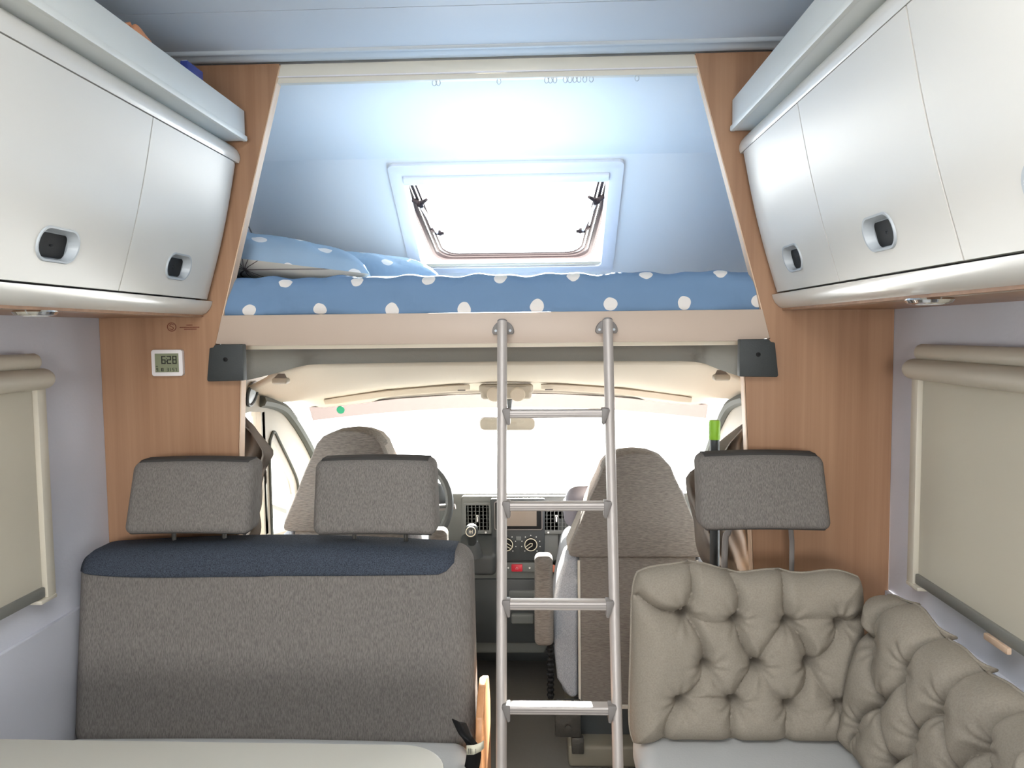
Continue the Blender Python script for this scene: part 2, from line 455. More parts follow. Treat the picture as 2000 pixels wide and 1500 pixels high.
# wood partition boards
for s, side in ((-1, 'left'), (1, 'right')):
    poly = [(X(s, HW - .001), 0.0), (X(s, HW - .001), 2.162), (X(s, .5435), 2.162), (X(s, .5445), 2.155), (X(s, .7425), 1.425),
            (X(s, .6765), 1.425), (X(s, .6775), 1.33), (X(s, .712), 0.70), (X(s, .712), 0.0)]
    b = MB(); b.prism(poly, to_xz, 2.05, 2.082)
    w = b.build('wall_partition_' + side, 'wood', smooth=False)
    struct(w, 'brown wood-grain partition board on the %s side' % side, 'wall')
    # pale edge banding, upper slanted edge and lower edge
    b = MB()
    b.prism([(X(s, .5435), 2.158), (X(s, .7415), 1.428), (X(s, .7385), 1.428), (X(s, .5405), 2.158)], to_xz, 2.051, 2.083)
    b.build('edge_band', 'wood_edge', w, smooth=False)
    b = MB()
    b.prism([(X(s, .6765), 1.33), (X(s, .711), 0.70), (X(s, .711), 0.01), (X(s, .708), 0.01), (X(s, .708), .70), (X(s, .6735), 1.33)], to_xz, 2.051, 2.083)
    b.build('edge_band', 'wood_edge', w, smooth=False)
    if s < 0:   # printed pictogram and three tiny lines of print
        b = MB()
        c = (-1.005, 2.0492, 1.4735)
        ring = [(c[0] + .0115 * math.cos(2 * math.pi * k / 24), c[1], c[2] + .0115 * math.sin(2 * math.pi * k / 24)) for k in range(24)]
        b.tube(ring, 0.0011, 5, closed=True)
        sp = [(c[0] + .006, c[1], c[2] + .005), (c[0] - .001, c[1], c[2] + .008), (c[0] - .005, c[1], c[2] + .003), (c[0] + .004, c[1], c[2] - .002), (c[0] + .002, c[1], c[2] - .007), (c[0] - .006, c[1], c[2] - .005)]
        b.tube(smooth_path(sp, 4), 0.0010, 5)
        b.build('printed_symbol', 'pictogram_red', w)
        b = MB()
        for dx, dz, ww in ((0.0, .0045, .016), (0.0, -.0015, .054), (0.002, -.0065, .034)):
            x = c[0] + .049 + dx
            while ww > 0 and x < c[0] + .049 + dx + 0.0001:
                x0 = x - ww / 2
                while x0 < x + ww / 2:
                    l = random.uniform(.002, .0045); b.box(x0, min(x0 + l, x + ww / 2), 2.0488, 2.0500, c[2] + dz - .0011, c[2] + dz + .0011); x0 += l + .0009
                break
        b.build('printed_lines', 'pictogram_red', w, smooth=False)

# alcove over the cab: gently falling ceiling, then the sloping front with the window opening
wl_y, wl_z, wb_y, wb_z = 2.89, 2.083, 3.40, 1.716        # window top / bottom line on the slope
sl = math.hypot(wb_y - wl_y, wb_z - wl_z)
ES = Vector((0, (wb_y - wl_y) / sl, (wb_z - wl_z) / sl)); EN = Vector((0, ES.z, -ES.y))   # EN points down into the alcove
WC = Vector((-0.1345, (wl_y + wb_y) / 2, (wl_z + wb_z) / 2))
def win(a, q, t): return WC + Vector((a, 0, 0)) + ES * q + EN * t     # a across, q down the slope, t into the room
b = MB()
xl, xr = X(-1, HW), X(1, HW)
b.plate([(xl - WC.x, -sl / 2 - .02), (xr - WC.x, -sl / 2 - .02), (xr - WC.x, sl / 2 + .27), (xl - WC.x, sl / 2 + .27)],
        [rrect(-.395, .395, -.27, .275, .03)], win, 0.0, -0.03)
fr = struct(b.build('wall_front', 'alcove_paint', smooth=False), 'pale blue sloping front wall of the sleeping alcove', 'wall')
b = MB()
p0 = win(0, -sl / 2 - .02, 0)
rows = []
ctl = [(2.075, 2.160), (2.25, 2.150), (2.45, 2.137), (2.65, 2.120), (2.80, 2.104), (p0.y, p0.z)]
for (y, z) in ctl: rows.append([(xl, y, z), (xr, y, z)])
for (y, z) in reversed(ctl): rows.append([(xl, y, z + .03), (xr, y, z + .03)])
rows.append(rows[0]); b.grid(rows)
struct(b.build('ceiling_alcove', 'alcove_paint', angle=60), 'pale blue alcove ceiling above the bunk', 'ceiling')
for s in (-1, 1):     # grey joint where the slope meets the side walls
    b = MB(); xx = X(s, HW - .002)
    b.tube([Vector((xx, 0, 0)) + Vector((0, win(0, q, .002).y, win(0, q, .002).z)) for q in (-.30, sl / 2 + .25)], 0.0032, 6)
    b.build('corner_joint', 'seam_grey', fr)

# alcove window
w3 = bpy.data.objects.new('window_3', None); COL.objects.link(w3); w3.location = WC
struct(w3, 'white-framed hinged alcove window standing open above the bunk', 'window')
b = MB()
b.plate(rrect(-.44, .44, -sl / 2, .302, .022), [list(reversed(rrect(-.388, .388, -.262, .268, .02)))], win, 0.0, 0.016)
b.build('flange', 'frame_white', w3, bevel=0.005)
b = MB()     # reveal, tapering outwards
ra = rrect(-.388, .388, -.262, .268, .02); rb = rrect(-.380, .380, -.262, .268, .05)
b.grid([[win(a, q, .014) for a, q in ra], [win(a, q, -.03) for a, q in rb], [win(a * 1.02, q * 1.02, -.03) for a, q in rb], [win(a * 1.01, q * 1.01, .010) for a, q in ra]], closed_u=True)
b.build('reveal', 'frame_white', w3)
b = MB()     # blind cassette along the top edge and rails along the bottom
c0, c1 = -.386, .386
b.prism(rrect(-.262, -.225, .004, .030, .008, 3), lambda a, q, t: win(t, a, q), c0, c1)
b.build('blind_cassette', 'frame_white', w3)
for q in (.249, .263):
    b = MB(); b.prism(rrect(q - .005, q + .005, -.010, .010, .003, 3), lambda a, qq, t: win(t, a, qq), c0, c1)
    b.build('bottom_rail', 'ledge_cream', w3)
b = MB(); b.lathe([(.0, 0), (.011, 0), (.011, .004), (.0, .006)], win(-.36, sl / 2 - .026, .016), EN, 16)
b.build('screw_cap', 'seam_grey', w3)
# the opened pane: hinged at the top edge, swung a little outwards
HT = Vector((WC.x, 2.935, 2.066)); HB = Vector((WC.x, 3.50, 1.788)); PD = (HB - HT); PL = PD.length; PD.normalize()
PN = Vector((0, PD.z, -PD.y))
def pane(a, q, t): return HT + Vector((a, 0, 0)) + PD * q + PN * t
def pane_outline(g):
    wt, wb, r = .402 - g, .352 - g, .075
    pts = [(-wt, 0.0)]
    for k in range(9):
        a = math.radians(180 + 90 * k / 8); pts.append((-wb + r + r * math.cos(a), PL - g - r - r * math.sin(a)))
    for k in range(9):
        a = math.radians(270 + 90 * k / 8); pts.append((wb - r + r * math.cos(a), PL - g - r - r * math.sin(a)))
    pts.append((wt, 0.0)); return pts
for g, r, t in ((0.0, .014, 0.0), (.024, .0065, .004), (.040, .0045, .006)):
    b = MB(); b.tube([pane(a, q, t) for a, q in pane_outline(g)], r, 8); b.build('seal', 'seal_brown', w3)
b = MB(); b.plate(pane_outline(-.004), [], pane, -.010, -.004); b.build('pane', 'acrylic', w3, smooth=False)
for s in (-1, 1):
    ar = MB(); ar.tube([pane(s * .345, .20, .03), pane(s * .305, .37, .035)], .0065, 8); st = ar.build('stay_arm', 'frame_white', w3)
    k = MB(); k.lathe([(0, -.012), (.012, -.012), (.015, 0), (.010, .014), (0, .016)], pane(s * .35, .19, .02), (s, 0, 0), 12)
    k.tube([pane(s * .38, .17, .01), pane(s * .35, .19, .02), pane(s * .318, .14, .035)], [.010, .011, .006], 8); k.build('stay_pivot', 'seal_brown', st)
    k = MB(); k.lathe([(0, -.02), (.007, -.018), (.005, -.008), (.012, 0), (.012, .008), (0, .012)], pane(s * .298, .375, .035), (-s, 0, .2), 12)
    k.tube([pane(s * .335, .40, .0), pane(s * .30, .375, .035), pane(s * .278, .37, .04)], [.009, .010, .006], 8); k.build('stay_knob', 'seal_brown', st)

# ================================================================== CURTAIN RAIL
cr = thing('curtain_rail', (XC, 2.06, 2.11), 'cream curtain rail with small clear glides under the ceiling edge', 'curtain rail')
bl, br = X(-1, .541), X(1, .541)
b = MB(); b.prism([(bl, 2.161), (br, 2.161), (X(1, .5495), 2.130), (X(-1, .5495), 2.130)], to_xz, 2.052, 2.074); b.build('beam', 'cream_beam', cr, bevel=.002)
b = MB(); b.box(X(-1, .549), X(1, .549), 2.050, 2.072, 2.127, 2.1305); b.build('lip', 'frame_white', cr, bevel=.001)
b = MB(); b.prism([(X(-1, .5495), 2.127), (X(1, .5495), 2.127), (X(1, .553), 2.1135), (X(-1, .553), 2.1135)], to_xz, 2.056, 2.076); b.build('track', 'cream_beam', cr, bevel=.001)
gl = None
for gx in (-.281, -.270, -.110, .015, .025, .037, .064, .076, .089, .100, .115, .132, .251):
    if gl is None:
        b = MB(); b.tube([(gx + .0052 * math.cos(2 * math.pi * k / 14), 2.066, 2.108 + .0075 * math.sin(2 * math.pi * k / 14)) for k in range(14)], .0011, 6, closed=True)
        gl = b.build('glide', 'glide_plastic', cr); g0 = gx
    else:
        c = gl.copy(); COL.objects.link(c); c.parent = cr; c.location = (gx - g0, 0, 0)

# ================================================================== BUNK
bk = thing('bunk_bed', (XC, 2.06, 1.39), 'beige front board and base of the overcab bunk', 'bunk')
b = MB(); b.prism([(X(-1, .722), 1.503), (X(1, .722), 1.503), (X(1, .7415), 1.4265), (X(1, .66), 1.4205), (X(-1, .66), 1.4205), (X(-1, .7415), 1.4265)], to_xz, 2.0495, 2.071)
b.build('front_board', 'board_beige', bk, bevel=.002)
b = MB(); b.box(X(-1, .69), X(1, .69), 2.10, 2.125, 1.409, 1.425); b.build('lower_ledge', 'ledge_cream', bk, bevel=.002)
b = MB(); b.box(X(-1, 1.05), X(1, 1.05), 2.090, 3.56, 1.43, 1.488); b.build('base_board', 'board_beige', bk, smooth=False)

# mattress with the dotted sheet; UVs run along the cloth in metres
def sag(x):
    return -.013 * math.exp(-((x + .15) / .30) ** 2) + .004 * math.sin(x * 9 + 1)
prof = [(3.52, 1.492), (2.11, 1.492), (2.075, 1.497), (2.062, 1.506), (2.058, 1.52), (2.057, 1.55), (2.060, 1.575), (2.068, 1.592), (2.082, 1.602), (2.11, 1.607), (2.2, 1.609), (2.5, 1.608), (3.0, 1.606), (3.50, 1.603), (3.53, 1.58), (3.53, 1.50), (3.52, 1.492)]
acc = [0]
for p, q in zip(prof, prof[1:]): acc.append(acc[-1] + math.hypot(q[0] - p[0], q[1] - p[1]))
v506 = acc[3]
rows = []; uvs = []
xs = [X(-1, 1.045) + (2 * 1.045) * k / 150 for k in range(151)]
for (y, z), a in zip(prof, acc):
    r = []; u = []
    for x in xs:
        dy = dz = 0
        if 2.0 < y < 2.115:
            low = max(0, 1 - (z - 1.492) / .06); d = x - XC
            if abs(d) < .73: dz += sag(x) * low
            if abs(d) < .73: dy -= .010 * low * math.exp(-((x + .15) / .5) ** 2) + .006 * math.sin(x * 7) * low
            dy += .0035 * math.sin(x * 21 + z * 60) + .002 * math.sin(x * 47 - z * 90)
            for fx, sl_ in ((-.86, 1.2), (-.79, .9), (-.74, .7)):
                dy += .007 * math.exp(-((x - fx - (1.60 - z) * sl_) / .012) ** 2)
            if z > 1.585: dz += .003 * math.sin(x * 31) + .0025 * math.sin(x * 67 + 1)
        elif z > 1.55: dz += .003 * math.sin(x * 13 + y * 9) + .002 * math.sin(x * 29 - y * 17)
        r.append((x, y + dy, z + dz)); u.append((x, a - v506 - .009 * (x - .1)))
    rows.append(r); uvs.append(u)
b = MB(); b.grid(rows, uvs)
mt = b.build('mattress', 'dot_cloth', angle=80)
tag(mt, 'bunk mattress in a blue sheet with white spots', 'mattress')

def pillow(name, c, h, ang, label, under=False, tilt=0.0):
    """soft pillow; local x across, y deep, z up"""
    t = thing(name, (c[0], c[1], c[2] - .046), label, 'pillow', 'pillows on the bunk')
    def surf(sign):
        rows = []; uvs = []
        n = 44
        for i in range(n + 1):
            r = []; u = []
            for j in range(n + 1):
                a, q = 2 * i / n - 1, 2 * j / n - 1
                f = (max(0, 1 - abs(a) ** 2.6) * max(0, 1 - abs(q) ** 3.0)) ** 0.42
                px = a * h[0] * (1 - .06 * (1 - abs(q)) * abs(a)); py = q * h[1] * (1 - .05 * (1 - abs(a)))
                pz = (h[2] if sign > 0 else -.046) * f
                if sign > 0: pz += f * .006 * math.sin(a * 14 + q * 5) * (1 - f) * 3 + .003 * math.sin(q * 19 + a * 23) * f
                v = Vector((px, py, pz)); v.rotate(Matrix.Rotation(tilt, 3, 'Y')); v.rotate(Matrix.Rotation(ang, 3, 'Z'))
                r.append(v + Vector(c)); u.append((px, py + .5 * pz))
            rows.append(r); uvs.append(u)
        return rows, uvs
    b = MB(); b.grid(*surf(1)); b.build('case_top', 'pillow_cloth', t, angle=85)
    rows, _ = surf(-1)
    b = MB(); b.grid(rows, [[(p.x + .955, p.z - 1.615) for p in r] for r in rows]); b.build('case_underside', 'flower_cloth' if under else 'pillow_cloth', t, angle=85)
    return t
pillow('pillow', (-.90, 2.43, 1.668), (.36, .25, .092), math.radians(10), 'plump blue pillow with white spots and a cream flower underside, nearest on the bunk', True, math.radians(7))
pillow('pillow', (-.80, 2.98, 1.664), (.42, .22, .100), math.radians(4), 'flatter blue pillow with white spots, behind the plump one', False, math.radians(3))

# grey end brackets of the bunk
for s, side in ((-1, 'left'), (1, 'right')):
    t = thing('corner_bracket', (X(s, .705), 2.02, 1.325), 'dark grey plastic corner bracket at the %s end of the bunk board' % side, 'bracket', 'bunk corner brackets')
    b = MB(); b.prism([(X(s, .657), 1.425), (X(s, .732), 1.425), (X(s, .737), 1.417), (X(s, .747), 1.416), (X(s, .757), 1.33), (X(s, .754), 1.326), (X(s, .657), 1.328)], to_xz, 2.022, 2.0490)
    b.build('cover', 'bracket_grey', t, bevel=.003)
    b = MB(); b.lathe([(0, 0), (.006, 0), (.006, .0025), (.003, .003), (.0025, .001), (0, .001)], (X(s, .704), 2.0225, 1.385), (0, -1, 0), 14); b.build('screw', 'black_plastic', t)

# ================================================================== OVERHEAD CABINETS, SHELVES
DOORS = [(1.592, 2.043), (1.132, 1.588), (.672, 1.128), (.212, .668)]
def door_d(z):     # distance of the door skin from the centre line
    tz = (z - 1.546) / (1.900 - 1.546)
    return .7455 + (.6565 - .7455) * tz - .007 * math.sin(math.pi * min(1, max(0, tz)))
def make_cabinet(s, side):
    t = thing('overhead_cabinet', (X(s, .9), 1.1, 1.50), 'white overhead cabinet with recessed grip handles on the %s wall' % side, 'cabinet', 'overhead cabinets')
    # carcass
    b = MB()
    poly = [(X(s, HW - .001), 1.51), (X(s, .800), 1.51), (X(s, .790), 1.546), (X(s, .705), 1.90), (X(s, .71), 1.945), (X(s, HW - .001), 1.945)]
    b.prism(poly, to_xz, .20, 2.046); b.build('carcass', 'seam_grey', t, smooth=False)
    b = MB(); b.box(min(X(s, .772), X(s, HW - .001)), max(X(s, .772), X(s, HW - .001)), .20, 2.047, 1.4995, 1.510); b.build('bottom_board', 'wood', t, smooth=False)
    # top and bottom rails
    b = MB(); b.prism([(X(s, d), z) for d, z in ((.659, 1.905), (.6555, 1.915), (.656, 1.925), (.661, 1.937), (.671, 1.948), (.686, 1.954), (.72, 1.9565), (.76, 1.9565), (.76, 1.905))], to_xz, .20, 2.046)
    b.build('top_rail', 'pearl', t, angle=50)
    b = MB(); b.prism([(X(s, d), z) for d, z in ((.744, 1.541), (.7465, 1.532), (.7525, 1.520), (.762, 1.510), (.776, 1.503), (.795, 1.499), (.80, 1.541))], to_xz, .20, 2.046)
    b.build('bottom_rail', 'pearl', t, angle=50)
    for i, (y0, y1) in enumerate(DOORS):
        zs = [1.5455 + (1.9005 - 1.5455) * k / 10 for k in range(11)]
        ys = [y0, (y0 + y1) / 2, y1] if i else [y0, 1.80, 1.95, 1.985, 2.005, 2.02, 2.032, 2.043]
        yc, zc = (y0 + y1) / 2, 1.614
        def skin(y, z, off):
            r = 0
            if i == 0 and y > 1.985: r = .012 * ((y - 1.985) / .058) ** 2
            return (X(s, door_d(z) + off + r), y, z)
        # door skin with an oval recess cut out for the handle
        hole = rrect(yc - .058, yc + .058, zc - .029, zc + .029, .0285, 6)
        outer = [(y, 1.5455) for y in ys] + [(y1, z) for z in zs[1:]] + [(y, 1.9005) for y in reversed(ys[:-1])] + [(y0, z) for z in reversed(zs[1:-1])]
        b = MB()
        loops = [outer, hole]
        # inner ring rows keep the curved skin smooth
        pts2 = [Vector((a, q, 0)) for l in loops for a, q in l]
        inner = [(y, z) for z in zs[1:-1] for y in ([y0 + (y1 - y0) * k / 8 for k in range(1, 8)] + ([q for q in ys[3:-1]] if i == 0 else []))
                 if not (abs(y - yc) < .074 and abs(z - zc) < .042)]
        from mathutils.geometry import delaunay_2d_cdt
        co = [Vector(p) for l in loops for p in l] + [Vector(p) for p in inner]
        n1, n2 = len(outer), len(hole)
        edges = [(k, (k + 1) % n1) for k in range(n1)] + [(n1 + k, n1 + (k + 1) % n2) for k in range(n2)]
        vv, ee, ff, *_ = delaunay_2d_cdt(co, edges, [], 0, 1e-6)
        def inside(cx, cy):
            return abs(cx - yc) < .058 and abs(cy - zc) < .029 and (abs(cx - yc) < .0295 or math.hypot(abs(cx - yc) - .0295, cy - zc) < .0282)
        keep = []
        for f in ff:
            cx = sum(vv[k].x for k in f) / len(f); cy = sum(vv[k].y for k in f) / len(f)
            if not inside(cx, cy): keep.append(tuple(f))
        n = len(vv)
        ed = {}
        for f in keep:
            for a, c in zip(f, f[1:] + f[:1]): ed[(a, c)] = 1
        rim = [(a, c) for (a, c) in ed if (c, a) not in ed]
        V = [skin(p.x, p.y, 0) for p in vv] + [skin(p.x, p.y, .016) for p in vv]
        F = keep + [tuple(k + n for k in reversed(f)) for f in keep] + [(c, a, a + n, c + n) for a, c in rim]
        b.add(V, F); d = b.build('door', 'laminate', t, angle=30)
        # handle: raised oval rim, sloping scoop, black push button
        hd = MB()
        R = [rrect(yc - .061, yc + .061, zc - .032, zc + .032, .0315, 8), rrect(yc - .059, yc + .059, zc - .030, zc + .030, .0295, 8), rrect(yc - .0555, yc + .0555, zc - .0265, zc + .0265, .026, 8)]
        rows = [[skin(y, z, .004) for y, z in R[0]], [skin(y, z, -.0035) for y, z in R[1]], [skin(y, z, -.003) for y, z in R[2]],
                [skin(yc + (y - yc) * .88, zc + (z - zc) * .86, .014) for y, z in R[2]], [skin(yc + (y - yc) * .05, zc + (z - zc) * .05, .016) for y, z in R[2]]]
        hd.grid(rows, closed_u=True); h = hd.build('handle', 'trim_handle' if 'trim_handle' in M else 'trim_grey', d, angle=40)
        bt = MB(); yo = yc - .002
        R2 = rrect(yo - .043, yo + .043, zc - .0210, zc + .0210, .010, 4)
        bt.grid([[skin(y, z, .0155) for y, z in R2], [skin(y, z, .0125) for y, z in R2], [skin(yo + (y - yo) * .1, zc + (z - zc) * .1, .012) for y, z in R2]], closed_u=True)
        bt.build('push_button', 'black_plastic', h, angle=40)
    return t
plain('trim_handle', (176, 182, 186), 0.35)
make_cabinet(-1, 'left'); make_cabinet(1, 'right')

for s, side in ((-1, 'left'), (1, 'right')):
    t = thing('overhead_shelf', (X(s, .85), 1.1, 1.958), 'long white open shelf with a tall lip above the %s cabinet' % side, 'shelf', 'overhead shelves')
    b = MB(); b.box(min(X(s, .640), X(s, HW - .001)), max(X(s, .640), X(s, HW - .001)), .2, 2.032, 1.9595, 1.970); b.build('bottom_board', 'shelf_white', t, bevel=.001)
    b = MB(); b.box(min(X(s, .634), X(s, .650)), max(X(s, .634), X(s, .650)), .2, 2.032, 1.970, 2.037); b.build('lip', 'shelf_white', t, bevel=.0015)
    b = MB(); b.prism([(X(s, d), z) for d, z in ((.634, 1.973), (.6295, 1.971), (.629, 1.962), (.631, 1.9585), (.640, 1.9585), (.640, 1.973))], to_xz, .2, 2.033); b.build('edge_strip', 'shelf_white', t)
# two things peeking over the left lip
tb = thing('book', (X(-1, .66), 1.795, 1.970), 'dark blue book leaning behind the lip of the left overhead shelf', 'book')
b = MB(); b.box(X(-1, .672), X(-1, .655), 1.755, 1.835, 1.971, 2.072); b.build('cover', 'blue_box', tb, bevel=.001)
b = MB(); b.box(X(-1, .669), X(-1, .658), 1.758, 1.833, 1.975, 2.0735); b.build('pages', 'white_sheet', tb, smooth=False)
tb = thing('peach_pouch', (X(-1, .68), 1.56, 1.970), 'crumpled peach-coloured pouch peeking over the left overhead shelf lip', 'pouch')
b = MB(); b.pad((X(-1, .683), 1.572, 2.024), (.028, .026, .048), .02, 4, 5, lambda p, h: (p[0] + .005 * math.sin(p[1] * 90), p[1] + .005 * math.sin(p[2] * 80), p[2] + .007 * math.sin(p[1] * 120 + p[0] * 150)))
b.build('body', 'peach_item', tb); b = MB(); b.tube([(X(-1, .685) + .006 * math.sin(k), 1.55 + .006 * k, 2.072 + .004 * math.sin(k * 2)) for k in range(6)], .004, 6); b.build('seam', 'peach_item', tb)

# reading lamps under the cabinets
for s, side, yy, dd in ((-1, 'left', 1.40, .80), (1, 'right', 1.32, .792)):
    t = thing('spot_lamp', (X(s, dd), yy, 1.485), 'small round chrome spot lamp under the %s overhead cabinet' % side, 'lamp', 'spot lamps under the cabinets')
    b = MB(); b.lathe([(0, 0), (.036, 0), (.038, -.003), (.034, -.008), (.026, -.010), (.026, -.006), (0, -.006)], (X(s, dd), yy, 1.4993), (0, 0, 1), 28); b.build('ring', 'chrome', t)
    b = MB(); b.lathe([(0, -.006), (.025, -.006), (.020, -.011), (0, -.012)], (X(s, dd), yy, 1.4993), (0, 0, 1), 20); b.build('lens', 'lamp_glass', t)

# ================================================================== BLINDS
for s, side, y1 in ((-1, 'left', 1.77), (1, 'right', 1.885)):
    t = thing('roller_blind', (X(s, HW - .03), 1.2, .82), 'cream roller blind pulled down in the %s wall window' % side, 'blind', 'window blinds')
    y0 = .70
    def cyl(prof, ya, yb, name, rnd):
        b = MB(); n = 5; rows = []
        c = (sum(p[0] for p in prof) / len(prof), sum(p[1] for p in prof) / len(prof))
        st = [(ya, 1)] + [(yb - rnd + rnd * math.sin(math.pi / 2 * k / n), math.cos(math.pi / 2 * k / n) * .75 + .25) for k in range(n + 1)]
        for yy, sc_ in st:
            rows.append([(X(s, c[0] + (d - c[0]) * sc_), yy, c[1] + (z - c[1]) * sc_) for d, z in prof])
        b.grid(rows, closed_u=True); m = len(prof)
        b.f.append(tuple(range((len(rows) - 1) * m, len(rows) * m)))
        b.build(name, 'blind_cream', t, angle=50)
    A = [math.radians(a) for a in range(0, 360, 20)]
    cyl([(HW - .020 + .018 * math.cos(a), 1.392 + .020 * math.sin(a)) for a in A], y0, y1 - .014, 'upper_cassette', .012)
    cyl([(HW - .030 + .029 * math.cos(a), 1.352 + .025 * math.sin(a)) for a in A], y0, y1 + .008, 'cassette', .022)
    b = MB(); xx = X(s, HW - .022)
    b.box(min(xx, xx + s * .003), max(xx, xx + s * .003), y0, y1 - .040, .862, 1.345); b.build('shade', 'blind_shade', t, smooth=False)
    b = MB(); b.box(min(X(s, HW - .030), X(s, HW - .016)), max(X(s, HW - .030), X(s, HW - .016)), y0, y1 - .040, .838, .862); b.build('bottom_bar', 'bar_grey', t, bevel=.003)
    b = MB(); b.box(min(X(s, HW - .034), X(s, HW - .001)), max(X(s, HW - .034), X(s, HW - .001)), y1 - .038, y1 - .006, .835, 1.345); b.build('side_rail', 'blind_cream', t, bevel=.003)
    b = MB(); b.box(min(X(s, HW - .036), X(s, HW - .001)), max(X(s, HW - .036), X(s, HW - .001)), y1 - .065, y1 - .006, .826, .836); b.build('rail_foot', 'blind_cream', t, bevel=.003)
    if s > 0:
        b = MB(); b.box(X(s, HW - .040), X(s, HW - .030), 1.46, 1.54, .826, .840); b.build('pull_grip', 'wood_edge', t, bevel=.003)

# ================================================================== CLOCK
ck = thing('digital_clock', (-1.0145, 2.04, 1.34), 'small white digital clock reading 6:28 on the left wood panel', 'clock')
cx0, cx1, cz0, cz1 = -1.058, -.973, 1.341, 1.412
b = MB(); b.plate(rrect(cx0, cx1, cz0, cz1, .007), [], to_xz, 2.049, 2.036); b.build('case', 'clock_white', ck, bevel=.002)
b = MB(); b.box(cx0 + .010, cx1 - .010, 2.0352, 2.0362, cz0 + .010, cz1 - .010); b.build('display', 'lcd', ck, smooth=False)
SEG = {'0': 'abcdef', '1': 'bc', '2': 'abged', '3': 'abgcd', '5': 'afgcd', '6': 'afgedc', '7': 'abc', '8': 'abcdefg', '9': 'abcdfg'}
def digit(b, ch, x, z, w, h, t):
    y0, y1 = 2.0343, 2.0353
    R = {'a': (x, x + w, z + h - t, z + h), 'd': (x, x + w, z, z + t), 'g': (x, x + w, z + h / 2 - t / 2, z + h / 2 + t / 2),
         'f': (x, x + t, z + h / 2, z + h), 'e': (x, x + t, z, z + h / 2), 'b': (x + w - t, x + w, z + h / 2, z + h), 'c': (x + w - t, x + w, z, z + h / 2)}
    for q in SEG[ch]: b.box(R[q][0], R[q][1], y0, y1, R[q][2], R[q][3])
b = MB()
for k, ch in enumerate('628'): digit(b, ch, -1.030 + k * .0152, 1.374, .0115, .0215, .0026)
b.box(-1.0172, -1.0152, 2.0343, 2.0353, 1.3795, 1.3815); b.box(-1.0172, -1.0152, 2.0343, 2.0353, 1.388, 1.390)
b.build('time_digits', 'lcd_ink', ck, smooth=False)
b = MB()
for ch, x in (('9', -1.0445), ('1', -1.0345), ('0', -1.0295), ('3', -1.0155), ('1', -1.0100), ('5', -1.0000), ('7', -.9935)): digit(b, ch, x, 1.354, .0044, .0090, .0011)
b.box(-1.0455, -1.0405, 2.0343, 2.0353, 1.3665, 1.3682); b.box(-1.0385, -1.0370, 2.0343, 2.0353, 1.354, 1.3555)
b.build('date_digits', 'lcd_ink', ck, smooth=False)

# ================================================================== LADDER
ld = thing('bunk_ladder', (.033, 1.63, 0.0), 'aluminium ladder with square rungs hooked on the bunk board', 'ladder')
KL = .25
def ly(z): return 2.0 - KL * (1.478 - z)
for s, x in ((-1, -.105), (1, .168)):
    b = MB(); b.tube([(x, ly(z), z) for z in (0.02, .5, 1.0, 1.478)], .0128, 16, flat=1.0); r = b.build('rail', 'aluminium', ld, angle=50)
    b = MB(); b.lathe([(0, 0), (.0125, 0), (.0128, .004), (.010, .007), (0, .008)], (x, ly(1.476), 1.476), (0, KL, 1), 16); b.build('end_cap', 'cap_grey', r)
    b = MB(); b.lathe([(0, 0), (.016, 0), (.014, .03), (0, .032)], (x, ly(.0), .001), (0, 0, 1), 16); b.build('foot', 'cap_grey', r)
    # half-moon holder on the board
    hp = [(x + .029 * math.cos(math.radians(a)) * (1 if a < 180 else 1), 1.450 + .030 * math.sin(math.radians(a))) for a in range(0, 181, 12)] + [(x - .026, 1.444), (x + .026, 1.444)]
    b = MB(); b.prism(hp, to_xz, 2.030, 2.052); h = b.build('holder', 'cap_grey', ld, bevel=.002)
    b = MB(); b.box(x - .006, x + .006, 2.005, 2.032, 1.448, 1.468); b.build('hook', 'cap_grey', h, bevel=.002)
    for q in (-.019, .019):
        b = MB(); b.lathe([(0, 0), (.0035, 0), (.0035, .0015), (0, .002)], (x + q, 2.0305, 1.454), (0, -1, 0), 10); b.build('screw', 'trim_grey', h)
for z in (1.243, 1.0185, .7895, .5585, .330):
    y = ly(z)
    b = MB(); pr = rrect(y - .017, y + .017, z - .010, z + .010, .004, 3)
    b.prism(pr, lambda a, q, t: (t, a, q), -.094, .157); rg = b.build('rung', 'aluminium', ld, angle=50)
    b = MB(); b.box(-.088, .151, y - .0178, y - .0165, z - .0035, z - .002); b.box(-.088, .151, y - .0178, y - .0165, z + .002, z + .0035); b.build('groove', 'cap_grey', rg, smooth=False)
    for s, x in ((-1, -.098), (1, .161)):
        b = MB(); e = -s
        b.prism([(x - s * -.004, z + .014), (x - s * .014, z + .014), (x - s * .014, z - .026), (x - s * .008, z - .028), (x - s * .002, z - .012), (x - s * -.006, z + .008)], to_xz, y - .0185, y + .012)
        b.build('rung_bracket', 'cap_grey', rg, bevel=.0015)

# ================================================================== BENCH (left, with its back to the cab)
bn = thing('dinette_bench', (-.69, 1.6, 0), 'two-seat dinette bench with grey woven backrest, navy top and two headrests', 'bench')
BX0, BX1 = -1.192, -.185
def bench_def(p, h):
    x, y, z = p
    tz = (z + h[2]) / (2 * h[2])
    y2 = y + .07 * tz - .012 * math.cos(math.pi * x / (2 * h[0])) * (1 if y < 0 else 0)
    x2 = x + (.012 * (1 - tz) if x > 0 else 0)
    z2 = z + (.020 * math.cos(math.pi * x / (2 * h[0])) if z > 0 else 0)
    return (x2, y2, z2)
b = MB(); b.pad(((BX0 + BX1) / 2, 1.875, .655), ((BX1 - BX0) / 2, .075, .242), .045, 6, 14, bench_def); b.build('backrest', 'seat_fabric', bn, angle=70)
